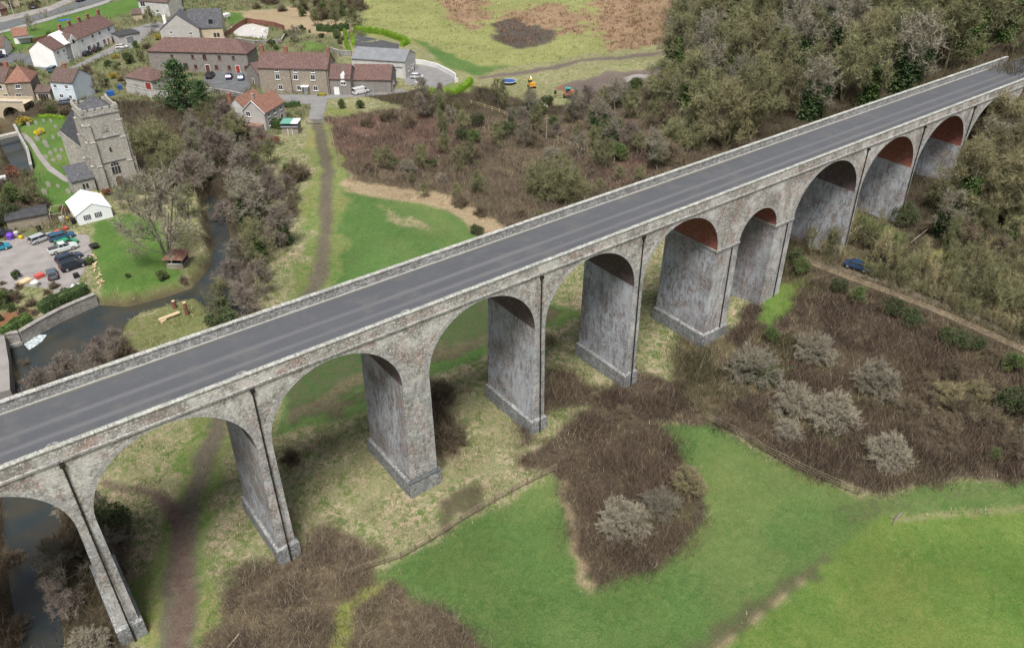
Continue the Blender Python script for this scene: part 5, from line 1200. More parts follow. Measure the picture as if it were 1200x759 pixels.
proto('bigwillow', [(9, (ball_shrub(7, 9, 7.0, 64, 8, 10, .06, 1.1, .12, lump=.22), 'rounded_willow', 'bark_moss', 'tw_olive'))])
proto('oliveball', [(10, (BT(31, 10, 5.0, .10, 20, 8, 8, 7, .22, .07, .06, 1.1, 4), 'mossy_tree', 'bark_moss', 'tw_bright')), (10, (BT(32, 10, 5.2, .10, 18, 8, 8, 7, .22, .07, .06, 1.1, 3, ivy=900), 'mossy_tree', 'bark_pale', 'tw_bright', 'lf_ivy'))])
proto('grey', [(9, (BT(8, 9, 4.0, .25, 13, 8, 7, 6, .2, .09, .055, 1.0), 'bare_tree', 'bark_pale', 'tw_grey')), (9, (BT(9, 9.5, 3.8, .2, 13, 8, 7, 6, .18, .09, .055, 1.0, 3), 'bare_tree', 'bark_pale', 'tw_grey'))])
proto('purple', [(8, (BT(10, 8, 3.8, .2, 14, 8, 7, 7, .16, .08, .05, 1.0), 'bare_tree', 'bark_dark', 'tw_purple')), (8, (BT(11, 7.5, 4.0, .12, 15, 8, 7, 7, .14, .08, .05, 1.0, 3), 'bare_tree', 'bark_dark', 'tw_purple'))])
proto('brown', [(6, (ball_shrub(12, 5.4, 3.9, 40, 8, 8, .045, .9, .06, lump=.3), 'bare_tree', 'bark_dark', 'tw_brown'))])
proto('ivy', [(10, (BT(13, 10, 3.6, .3, 13, 8, 6, 5, .24, .07, .065, 1.0, ivy=6500), 'ivy_clad_tree', 'bark_pale', 'tw_olive', 'lf_ivy')), (9, (BT(14, 9.5, 3.8, .25, 13, 8, 6, 5, .2, .07, .065, 1.0, 2, ivy=3500), 'ivy_clad_tree', 'bark_moss', 'tw_grey', 'lf_dark'))])
proto('conifer', [(11, (conifer(15, 11, 6.2), 'conifer', 'bark_dark', 'tw_brown', 'lf_conifer'))])
proto('green', [(4, (leafy_bush(16, 4, 2.8, 3000, .15, 14, 2600, .04), 'evergreen_bush', 'bark_dark', 'tw_brown', 'lf_dark')), (4, (leafy_bush(17, 4.4, 2.4, 2600, .15, 12, 3000, .04), 'evergreen_bush', 'bark_dark', 'tw_olive', 'lf_ivy'))])
proto('small', [(1.6, (leafy_bush(18, 1.6, 1.1, 900, .12, 6, 200), 'garden_bush', 'bark_dark', 'tw_brown', 'lf_dark')), (1.6, (leafy_bush(19, 1.5, 1.2, 700, .12, 6, 400), 'garden_bush', 'bark_dark', 'tw_olive', 'lf_ivy'))])
proto('yellow', [(1.5, (leafy_bush(20, 1.5, 1.3, 900, .12, 6, 100), 'flowering_shrub', 'bark_dark', 'tw_olive', 'lf_yellow'))])
proto('red', [(1.8, (leafy_bush(21, 1.8, 1.3, 500, .12, 6, 700), 'red_shrub', 'bark_dark', 'tw_brown', 'lf_red'))])
proto('gold', [(1.8, (leafy_bush(22, 1.8, 1.4, 900, .12, 6, 100), 'golden_shrub', 'bark_dark', 'tw_olive', 'lf_gold'))])
proto('sapling', [(6, (clumps_saplings(23, 6, 2.0, 9), 'sapling_clump', 'bark_moss', 'tw_olive')), (6, (clumps_saplings(24, 6.5, 1.8, 8), 'sapling_clump', 'bark_pale', 'tw_yellow')), (5, (clumps_saplings(25, 5, 2.2, 10), 'sapling_clump', 'bark_moss', 'tw_olive'))])
USED = set(); rt = random.Random(11)
def plant(kind, px, py, H, label, group=None, cat=None, var=None, world=None, wid=1.0):
    lst = PR[kind]; i = var if var is not None else rt.randrange(len(lst)); h0, root = lst[i]; s = H/h0*(1.06 if kind in ('shrub','shrubivy','goldshrub') else 1)
    if world: u, v = world
    else: p = at(px, py, H*.5); u, v = p.x, p.y
    z = tz(u, v)
    if (kind, i) in USED: o = copy_tree(root)
    else: o = root; USED.add((kind, i))
    o.location = (u, v, z-.1); o.rotation_euler = (0, 0, rt.uniform(0, 6.28)); o.scale = (s*wid*rt.uniform(.92,1.08), s*wid*rt.uniform(.92,1.08), s*rt.uniform(.95,1.05))
    o['label'] = label; o['category'] = cat or {'shrub':'shrub','shrubivy':'shrub','goldshrub':'shrub','green':'bush','small':'bush','yellow':'shrub','red':'shrub','gold':'shrub','sapling':'saplings'}.get(kind, 'tree')
    if group: o['group'] = group
    elif 'group' in o: del o['group']
    return o
# shrubs in the brown scrub at the right
for k, x, y, h, lb in [('shrubivy',885,420,6.2,'large grey-brown shrub with green ivy low on its right side, nearest the stone pier'),('shrub',932,462,5.2,'olive-grey shrub between the ivy shrub and the broad silver one'),('shrub',978,474,6.2,'broad silvery rounded shrub, largest of the cluster in the scrub'),
    ('shrub',957,402,5.0,'grey shrub standing above the cluster nearest the pier grass'),('shrub',1030,438,5.6,'wide grey shrub right of the silvery cluster'),('shrub',1045,522,5.2,'pale shrub standing alone near the lower edge of the scrub'),
    ('shrub',925,500,3.4,'small pale shrub at the foot of the shrub cluster'),('goldshrub',1114,457,3.9,'yellowish willow shrub, left of two in the right-hand scrub'),('goldshrub',1148,453,3.2,'smaller yellowish willow shrub, right of two in the right-hand scrub'),
    ('brown',1110,500,3.6,'dull brown thorn bush below the yellowish willows'),('brown',1165,490,5.0,'dark tangled thorn bush near the right edge of the scrub'),('green',1192,470,4.5,'dark evergreen bush at the right edge below the track'),('brown',1190,520,4.2,'brown thorn bush low at the right edge'),
    ('brown',1018,470,2.6,'small reddish dead bush between the silver shrub and the lone pale one'),('green',905,392,2.6,'dark green bush behind the ivy shrub'),('brown',850,492,1.8,'small tan bush against the right-hand rail fence'),
    ('shrub',733,602,4.9,'large straw-grey shrub in the heart-shaped thicket'),('shrub',774,584,3.9,'blue-grey shrub behind the large one in the heart-shaped thicket'),('goldshrub',808,560,4.0,'pale olive shrub at the right edge of the heart-shaped thicket'),
    ('brown',340,532,2.4,'dead straw-coloured bush with dark holes between two piers'),('brown',528,505,4.2,'dark brown thorn bush beside the third pier'),('brown',520,455,3.4,'brown thorn thicket on the shaded side of the third pier'),('brown',730,480,2.6,'low tangled bush in the scrub below the fifth pier'),
    ('grey',68,664,6.2,'grey twiggy tree leaning over the river under the left arch'),('purple',72,705,5.0,'purplish twiggy tree on the river bank at the bottom left'),('green',118,612,4.2,'green ivy bush behind the leftmost pier'),('brown',92,598,4.4,'dark twiggy tree by the river under the left arch'),('shrub',98,752,4.0,'pale dead bush at the bottom edge beside the leftmost pier'),
    ('brown',8,650,3.0,'brown bush on the far river bank at the left edge'),('brown',12,730,3.0,'tan bush on the river bank in the bottom left corner')]:
    plant(k, x, y, h, lb, wid=1.0, var=0 if k == 'shrub' and x != 774 else None)
# trees along the river in the village
for k, x, y, h, lb in [('bigwillow',172,152,9.5,'broad pale olive willow right beside the church tower'),('bigwillow',205,176,8.5,'broad olive willow below the tall conifer'),('olive',190,205,8,'mossy tree between the church and the small river'),
    ('purple',222,205,9,'purple-brown twiggy tree nearest the small river behind the lawn'),('purple',255,176,8.5,'purple-brown tree below the courtyard wall'),('purple',282,200,8,'pinkish twiggy tree right of the river, below the twin-gabled cottage'),('grey',228,150,8,'grey tree under the conifer'),
    ('olive',240,136,7,'yellow-olive tree right of the conifer'),('purple',265,140,8,'tall pinkish tree left of the twin-gabled cottage'),('ivy',288,240,10,'ivy-clad pale tree on the right bank of the small river'),('purple',315,225,8,'pink-brown tree right of the ivy-clad one'),
    ('ivy',298,285,8.5,'second ivy-clad tree nearer the viaduct on the right bank'),('purple',325,270,7.5,'pinkish tree behind the ivy trees close to the footpath'),('brown',345,196,6,'dark olive bush beside the top of the footpath'),('green',338,200,3.2,'dark evergreen under the bush beside the footpath'),
    ('purple',300,330,6.5,'purplish tree overhanging the water just behind the viaduct'),('purple',262,250,5.5,'thin twiggy tree leaning across the small river'),('brown',335,240,5,'light brown bush by the tan grass of the footpath'),('grey',186,262,16,'tall pale forked tree in the lawn beside the summerhouse'),
    ('grey',150,228,7,'grey lichen-pale tree between marquee and church tower'),('olive',215,238,7,'mossy tree overhanging the lawn near the small river'),('ivy',257,352,8,'short ivy-covered tree on the spit against the viaduct parapet'),('green',256,372,4.5,'bright green ivy clump at the viaduct edge of the spit'),
    ('purple',272,322,6.5,'purple-grey tree overhanging the stream just above the ivy-covered spit'),('purple',286,352,6,'purplish tree against the parapet right of the stream'),('grey',275,300,6,'grey tree leaning over the narrow part of the stream'),
    ('purple',75,440,6.2,'pinkish twiggy tree over the mill pool beside the parapet'),('purple',110,425,5.6,'small pinkish tree over the mill pool, right of its neighbour'),('brown',140,405,3.6,'brown bush at the tip of the grassy spit'),('purple',45,455,5.2,'pink-grey twiggy tree at the left end of the mill pool'),('brown',30,425,2.4,'low tan bush beside the weir'),
    ('green',15,228,5.0,'dark green tree between churchyard and car park at the left edge'),('olive',38,228,5.5,'olive tree at the end of the churchyard channel'),('green',4,252,4.5,'very dark evergreen at the left edge above the black shed'),('brown',22,245,4,'tan bush behind the black-roofed shed'),
    ('conifer',208,98,14,'tall dark conifer in front of the courtyard barn'),('conifer',236,113,8.5,'lower dark conifer right of the tall one'),('small',200,118,2.5,'dark bush at the foot of the tall conifer'),
    ('green',60,128,2.2,'green bush between the bridge and the church'),('brown',48,128,3,'brown bush beside the village bridge'),('brown',75,128,3,'brown garden thicket below the pale blue house'),('gold',27,140,2.6,'golden-orange shrub on the churchyard river bank'),('yellow',45,154,1.6,'yellow flowering shrub among the gravestones'),
    ('yellow',112,229,1.8,'bright yellow forsythia behind the marquee'),('red',126,223,1.9,'dark red shrub against the foot of the church tower'),('red',75,245,1.9,'orange-red shrub behind the wire enclosure'),('red',12,200,2.6,'dark red bush on the bank of the churchyard channel'),
    ('green',150,68,3.6,'bright green garden tree in the gardens left of the conifer'),('green',158,52,2.4,'dark round garden tree beside the flat-roofed garage'),('olive',118,95,4.5,'olive garden tree between the pale blue house and the gardens'),('gold',132,88,2,'golden shrub in the gardens below the lane'),('gold',135,66,1.6,'low golden shrub under the parked white car'),
    ('brown',100,78,3,'brown garden bush below the white terrace'),('small',125,74,2,'green garden bush above the golden shrub'),('gold',186,43,2.2,'yellow-green bush beside the cream house drive'),('brown',172,52,3,'tan hedge bush below the lane left of the long barn'),('olive',165,66,3.5,'dull tree at the left end of the long barn'),
    ('grey',108,100,4.5,'white-barked small tree right of the pale blue house'),('olive',175,22,6.5,'twiggy brown tree in front of the white house at the top'),('olive',212,4,6,'olive tree behind the cream house at the top edge'),('grey',35,28,5,'pale bare tree by the main road'),('small',55,40,2,'dark round bush on the green gardens'),
    ('brown',15,80,3,'brown bush beside the side street at the left'),('brown',35,78,2.6,'tan hedge beside the side street'),('brown',50,58,3,'brown thicket at the left of the white terrace'),('small',318,50,2.4,'bright green conifer bush in the garden of the long house'),('small',325,55,1.8,'dark bush by the green conifer bush'),('grey',345,40,5.5,'grey leafless tree behind the long stone house'),
    ('green',395,40,3.2,'dark green hedge tree behind the long house'),('olive',390,12,7,'dark olive tree at the top edge behind the cottage gardens'),('green',378,12,5.5,'dark evergreen at the top edge left of the pale meadow'),('olive',412,20,7,'tan twiggy tree at the left edge of the pale meadow'),('olive',368,22,5.5,'brown twiggy tree beyond the garden wall'),('ivy',400,6,8,'green ivy-clad tree at the top edge beside the meadow'),
    ('olive',355,4,6,'twiggy brown tree at the top edge above the patio'),('brown',300,5,3.5,'low brown thicket at the top edge beyond the patio'),('brown',330,8,3.5,'second brown thicket at the top edge, nearer the dark evergreen'),
    ('brown',62,332,1.8,'dry shrub at the lower edge of the car park'),('brown',15,345,2.4,'tan bush in the lower garden'),('brown',35,352,2,'dark low bush above the red soil bed'),('small',107,305,1.6,'rounded green bush beside the log row'),('green',-2,350,3.0,'dark green bush at the left edge of the lower garden'),
    ('small',150,322,0.9,'tiny sapling on the lawn') ,('brown',215,330,1.6,'low tan bush on the lawn bank beside the summerhouse'),('green',190,322,2.0,'dark ivy clump at the foot of the tall forked tree')]:
    plant(k, x, y, h, lb)
# middle distance behind the viaduct
for k, x, y, h, lb in [('bigwillow',652,203,10.5,'huge rounded olive willow just behind the viaduct parapet'),('olive',452,186,5.5,'pale olive sapling tree in the red-brown scrub, left of two'),('olive',492,186,5.5,'pale olive sapling tree in the red-brown scrub, right of two'),('brown',430,140,3.5,'tan leafless hedge tree by the grass behind the gate'),
    ('brown',455,132,4.5,'tan leafless tree clump below the stone barn'),('green',400,122,2.4,'dark hedge bush nearest the footpath gate'),('green',422,122,2.4,'dark hedge bush second from the footpath gate'),('brown',478,138,4.5,'brown bush below the drive hedge'),('green',500,128,3.4,'dark green bush below the driveway'),('grey',528,135,4.5,'grey bush under the bright drive hedge'),
    ('olive',520,170,5.2,'olive thicket in the middle of the scrub'),('olive',548,182,5.5,'pale-trunked thicket right of the olive one'),('green',588,150,4.5,'bluish green tree beside the site fence'),('olive',560,215,5,'olive bush left of the huge willow'),('brown',540,232,3.5,'low brown bush at the edge of the tan grass'),
    ('grey',612,160,5.5,'grey tree above the huge willow'),('grey',672,128,7.5,'grey tree with pale trunk below the orange excavator'),('ivy',700,138,8,'dark green ivy tree below the excavators'),('grey',722,112,7.5,'grey rounded tree at the right edge of the clearing'),('green',718,150,5,'dark evergreen beneath the grey rounded tree'),
    ('purple',742,160,6,'purple-brown tree nearest the track behind the viaduct'),('bigwillow',800,150,9,'broad mossy tree standing proud at the left edge of the wood'),('olive',775,185,5,'tan tree just behind the parapet at the edge of the wood'),('olive',750,205,3.5,'small olive bush touching the parapet below the wood'),('brown',700,225,3.2,'brown bush behind the parapet right of the huge willow'),
    ('brown',735,232,2.6,'low bush by the parapet beside the dark track'),('green',560,268,2,'small green bush in the tan grass behind the parapet'),('brown',600,262,3.2,'brown twiggy bush below the huge willow'),('brown',470,205,2.5,'low dull bush below the pair of pale saplings'),('green',640,118,3,'dark bush beside the white builders bag'),('olive',765,105,6,'olive tree beside the rubble at the edge of the wood')]:
    plant(k, x, y, h, lb)
# right of and below the viaduct
for k, x, y, h, lb in [('oliveball',1140,215,12,'large ivy-filled tree beside the last arches'),('oliveball',1190,228,12,'huge olive tree at the right edge below the last arches'),('ivy',1165,178,9,'green-centred tree in front of the last arch'),
    ('brown',1130,265,6,'brown tree under the large ivy-filled tree'),('brown',1180,285,6,'dark brown tree at the right edge above the saplings'),('green',1065,250,4,'dark evergreen at the foot of the red-arched pier'),('brown',1090,262,3,'red-brown bush by the leaning pole'),('olive',1110,145,6,'tan tree in front of the small end arch'),
    ('olive',1095,232,5,'olive tree between the last two visible piers'),('oliveball',1168,178,8.5,'yellow-olive tree closing off the last arch'),('olive',1150,180,8,'mossy tree just left of the one closing off the last arch'),('oliveball',1204,178,9.5,'broad olive tree half cut by the right edge below the deck')]:
    plant(k, x, y, h, lb)
for i_, (x_, y_) in enumerate([(1020,316),(1040,324),(1058,330),(1078,338),(1096,346),(1112,350),(1130,358),(1148,366),(1166,374),(1184,382),(1200,388),(985,300),(965,294)]): plant('sapling', x_, y_-4, 3.0, 'low pale young tree in the line hugging the upper edge of the right-hand track', 'young trees hugging the track edge')
plant('brown', 1012, 325, 1.7, 'small brown bush half hiding the dark blue car')
for wx, wy, h, lb in ((163,-3.8,11,'tall yellow-olive tree filling the last arch'),(156,-4.2,8,'slender olive tree in front of the last pier'),(159,-6.5,8.5,'yellow-olive tree standing inside the shade of the last arch'),(168,-7,7,'olive tree against the abutment under the deck end'),(150,-10,8,'leaning olive tree just below the last pier')): plant('oliveball', 0, 0, h, lb, world=(wx, wy))
gp = 'young trees along the track at the right'; rr = random.Random(4); pts = []
def inpx(P, x, y): return bool(inpoly(P, np.array([float(x)]), np.array([float(y)]))[0])
SP = [(930,245),(985,262),(1000,275),(1040,300),(1100,318),(1150,300),(1205,290),(1205,378),(1130,352),(1060,326),(1000,304),(940,288)]
t_ = 0
while len(pts) < 70 and t_ < 6000:
    t_ += 1; x, y = rr.uniform(925,1240), rr.uniform(240,395)
    if not (inpx(SP, x, y) or (x > 1200 and y > 290)): continue
    if abs(x-1006) < 26 and abs(y-316) < 26: continue
    a = at(x, y)
    if any((a-b).length < 2.7 for b in pts): continue
    pts.append(a); plant('sapling', 0, 0, rr.uniform(3.6, 6.4), 'thin olive-green young tree in the thicket lining the track at the right', gp, world=(a.x, a.y))
gp = 'dark bushes on the lower side of the track'
for i, (x, y) in enumerate([(905,288),(925,300),(940,312),(962,326),(985,332),(1005,345),(1030,355),(1050,360),(1072,372),(1095,378),(1120,392),(1142,402),(1165,412),(1188,424),(915,276),(1210,432)]):
    plant('green' if i % 3 else 'brown', x, y, rr.uniform(2.2, 3.4), 'dark bush in the hedge along the lower side of the right-hand track', gp, cat='bush')
# the dense wood behind the viaduct
WOOD = [(800,12),(850,-30),(1240,-50),(1240,60),(1185,66),(1080,100),(980,136),(900,160),(850,180),(815,186),(790,172),(770,140),(772,90),(790,55)]
pts = []; t_ = 0; gw = 'trees of the dense wood behind the viaduct'
while len(pts) < 135 and t_ < 20000:
    t_ += 1; x, y = rr.uniform(770,1240), rr.uniform(-50,186)
    if not inpx(WOOD, x, y): continue
    a = at(x, y)
    if any((a-b).length < 6.2 for b in pts) or (-4 < a.y < 14): continue
    pts.append(a); k = rr.choices(['olive','ivy','oliveball','grey','brown'], [5,4.5,1.6,.5,.6])[0]; h = rr.uniform(10.5, 17)*(.7 if a.y < 22 else 1)*(.6 if k == 'brown' else 1)
    lb = {'oliveball':'spreading yellow-olive tree in the dense wood behind the viaduct','olive':'mossy olive-twigged tree in the dense wood behind the viaduct','ivy':'ivy-clad tree with green trunk in the dense wood behind the viaduct','grey':'pale grey leafless tree in the dense wood behind the viaduct','brown':'low brown tree in the dense wood behind the viaduct'}[k]
    plant(k, 0, 0, h, lb, gw+{'oliveball':', spreading','olive':', olive','ivy':', ivy-clad','grey':', grey','brown':', brown'}[k], world=(a.x, a.y))
for k in PR:
    for i, (h, root) in enumerate(PR[k]):
        if (k, i) not in USED:
            for ch in list(root.children): bpy.data.objects.remove(ch)
            bpy.data.objects.remove(root)
def fill(poly, n, dmin, kinds, wts, hmin, hmax, label, group, seed=1):
    rr = random.Random(seed); pts = []; t_ = 0
    while len(pts) < n and t_ < 8000:
        t_ += 1; x, y = rr.uniform(min(p[0] for p in poly), max(p[0] for p in poly)), rr.uniform(min(p[1] for p in poly), max(p[1] for p in poly))
        if not inpx(poly, x, y): continue
        a = at(x, y)
        if any((a-b).length < dmin for b in pts) or (-3 < a.y < 12.5 and a.x < 178) or rdep(a.x, a.y) < .3: continue
        pts.append(a); k = rr.choices(kinds, wts)[0]; nm = {'grey':'grey leafless','purple':'purple-brown leafless','olive':'olive-twigged','ivy':'ivy-clad','green':'dark evergreen','brown':'brown twiggy','shrub':'grey twiggy','small':'small leafy'}[k]
        plant(k, 0, 0, rr.uniform(hmin, hmax)*(.6 if k == 'green' else 1), nm+' '+label, group+', '+nm, world=(a.x, a.y))
fill([(485,116),(560,110),(640,130),(700,122),(770,98),(800,120),(800,192),(760,212),(690,196),(640,172),(560,172),(500,152)], 54, 3.8, ['grey','purple','green','olive','ivy','brown'], [2,1.5,2.2,4,2.8,1.5], 4, 7, 'tree in the tangled band between the excavators and the viaduct', 'trees below the cleared site', 2)
fill([(415,195),(480,170),(560,168),(640,180),(760,212),(640,278),(585,285),(540,245),(470,225)], 30, 4.6, ['brown','olive','shrub','green'], [3,4,1.5,.6], 2.4, 4.2, 'thicket in the brown scrub above the tan grass', 'thickets in the scrub behind the viaduct', 3)
fill([(228,150),(250,146),(300,165),(330,200),(345,240),(330,300),(300,360),(262,350),(272,300),(262,240),(230,225),(222,190)], 22, 4.8, ['purple','olive','grey','ivy','brown'], [3,4,3,2,1], 5, 8.5, 'tree in the riverside belt between the church and the footpath', 'trees of the riverside belt', 4)
fill([(50,400),(90,420),(130,398),(150,410),(110,440),(60,470),(30,460)], 6, 3.0, ['purple','brown'], [3,2], 3, 5, 'bush crowding the mill pool beside the parapet', 'bushes at the mill pool', 5)
fill([(60,600),(110,580),(145,690),(140,759),(60,759)], 8, 2.6, ['brown','shrub','grey'], [4,2,1], 2.4, 3.8, 'bush on the dark bank under the leftmost arch', 'bushes under the leftmost arch', 6)
fill([(1075,225),(1100,195),(1210,190),(1240,250),(1210,300),(1100,290)], 24, 4.0, ['olive','ivy','brown','green'], [4,3,2,1], 5, 8.5, 'tree in the wood below the last arches', 'trees below the last arches', 7)
fill([(1050,470),(1110,430),(1210,420),(1210,540),(1110,545),(1060,520)], 14, 3.6, ['brown','green','shrub'], [5,1,1], 2.2, 4.0, 'thorn bush in the far right scrub', 'thorn bushes in the right-hand scrub', 8)
fill([(355,-5),(440,-15),(432,30),(410,34),(380,30),(300,10),(285,-10)], 22, 4, ['olive','brown','green','grey'], [3,3,1,1], 4, 7, 'tree along the top edge behind the cottage gardens', 'trees along the top edge', 9)
fill([(0,215),(20,212),(40,215),(60,245),(40,258),(-10,262)], 9, 3, ['olive','brown','green'], [2,3,2], 3, 4.5, 'bush between the churchyard and the black-roofed shed', 'bushes above the black-roofed shed', 10)
fill([(0,70),(60,84),(100,80),(170,50),(180,70),(150,90),(150,120),(110,125),(60,128),(0,126)], 26, 3.2, ['brown','green','olive','shrub'], [4,2,2,1], 1.6, 2.8, 'bush in the gardens between the bridge and the long barn', 'bushes in the village gardens', 12)
fill([(0,318),(60,338),(100,318),(105,338),(30,384),(-20,380)], 12, 2.2, ['brown','small','shrub'], [4,2,1], .9, 1.7, 'bush in the allotment garden below the car park', 'bushes below the car park', 13)
fill([(0,24),(60,8),(130,-10),(100,-20),(0,0)], 8, 4, ['brown','olive','green'], [3,2,1], 2.5, 4.5, 'bush on the far side of the main road', 'bushes beyond the main road', 14)
fill([(315,50),(380,48),(410,60),(405,36),(330,34)], 9, 3, ['brown','small','green'], [3,2,1], 1.5, 3, 'bush in the garden behind the long house', 'bushes behind the long house', 15)
# hedges: leaf masses along lines
def hedge(label, pts, h, w, mat_, lsz=.13, dens=240):
    P = [at(x, y) for x, y in pts]; R = thing('hedge', label, 'hedge', P[0]); rg = np.random.default_rng(len(label)); V_ = []
    for a, b in zip(P, P[1:]):
        d = b-a; L_ = d.length; n = int(L_*dens*h*.6); t = rg.random(n); side = rg.normal(0, 1, n)
        ang = rg.uniform(-.3, pi+.3, n); rad = 1+.14*np.sin(t*L_*2.3+rg.uniform(0,6))+rg.normal(0, .06, n)
        nx, ny = -d.y/L_, d.x/L_; off = np.cos(ang)*w/2*rad; zz = np.clip(np.sin(ang), 0, 1)**.6*h*rad
        c = np.stack([a.x-P[0].x+d.x*t+nx*off, a.y-P[0].y+d.y*t+ny*off, (a.z-P[0].z)+d.z*t+zz], -1)
        A1 = rg.normal(0, 1, (n, 3)); A1 /= np.linalg.norm(A1, axis=1)[:, None]; B1 = np.cross(A1, rg.normal(0, 1, (n, 3))); B1 /= np.linalg.norm(B1, axis=1)[:, None]
        V_.append(np.stack([c-A1*lsz, c+B1*lsz*.6, c+A1*lsz, c-B1*lsz*.6], 1).reshape(-1, 3))
        mb = MB(); q = Vector((nx, ny, 0))*w*.36
    V_ = np.concatenate(V_); wmesh('foliage', M[mat_], V_, np.arange(len(V_)).reshape(-1, 4), R)
    mb = MB()
    for a, b in zip(P, P[1:]):
        d = (b-a).normalized(); q = Vector((-d.y, d.x, 0))*w*.33; a2, b2 = a-P[0], b-P[0]; lo = [a2-q, b2-q, b2+q, a2+q]; hi = [v+Vector((0,0,h*.85)) for v in lo]; A8 = lo+hi
        for f4 in ((0,1,5,4),(1,2,6,5),(2,3,7,6),(3,0,4,7),(4,5,6,7)): mb.face([A8[i] for i in f4])
    mb.build('branches', M[mat_ if mat_ != 'lf_yellow' else 'lf_dark'], R); return R
hedge('bright green clipped hedge curving behind the workshop', [(415,37),(430,38),(450,41),(468,47),(479,52)], 1.8, 1.8, 'lf_bright')
hedge('short bright green hedge at the right end of the clipped one', [(471,55),(478,51)], 1.6, 1.6, 'lf_bright')
hedge('bright green narrow hedge along the stepped garden path', [(404,38),(406,52),(410,62)], 1.4, 1.2, 'lf_bright'); hedge('yellow-green hedge on the right of the stepped garden path', [(412,42),(415,54)], 1.2, 1.0, 'lf_bright')
hedge('curved bright green hedge below the workshop driveway', [(505,109),(520,111),(534,110),(545,104),(552,97)], 1.6, 1.6, 'lf_bright')
hedge('dark green ivy hedge on top of the river wall, lower left part', [(1,396),(12,388),(24,382),(36,376)], 1.5, 1.8, 'lf_ivy'); hedge('dark green ivy hedge on top of the river wall, upper right part', [(48,366),(62,360),(76,352),(92,346),(102,341)], 1.8, 2.0, 'lf_dark')
hedge('long dark overgrown hedge below the track at the right', [(905,296),(940,312),(985,330),(1040,350),(1090,370),(1140,392),(1200,420),(1260,446)], 1.6, 2.4, 'tw_brown', .09, 200)
hedge('low hedge along the back of the churchyard', [(46,138),(60,138),(76,140)], .9, 1.0, 'lf_bright'); hedge('dark hedge behind the long stone house', [(372,36),(392,38),(408,34)], 2.2, 2, 'lf_dark'); hedge('dark green hedge beside the twin-gabled cottage', [(316,148),(322,150),(334,151)], 2.4, 2.2, 'lf_dark')
hedge('dark garden hedge below the cottage lane', [(322,124),(334,126),(352,124)], 1.3, 1.4, 'lf_dark'); hedge('yellow flower border in front of the long stone house', [(372,112.5),(382,112.5)], .7, .7, 'lf_yellow')

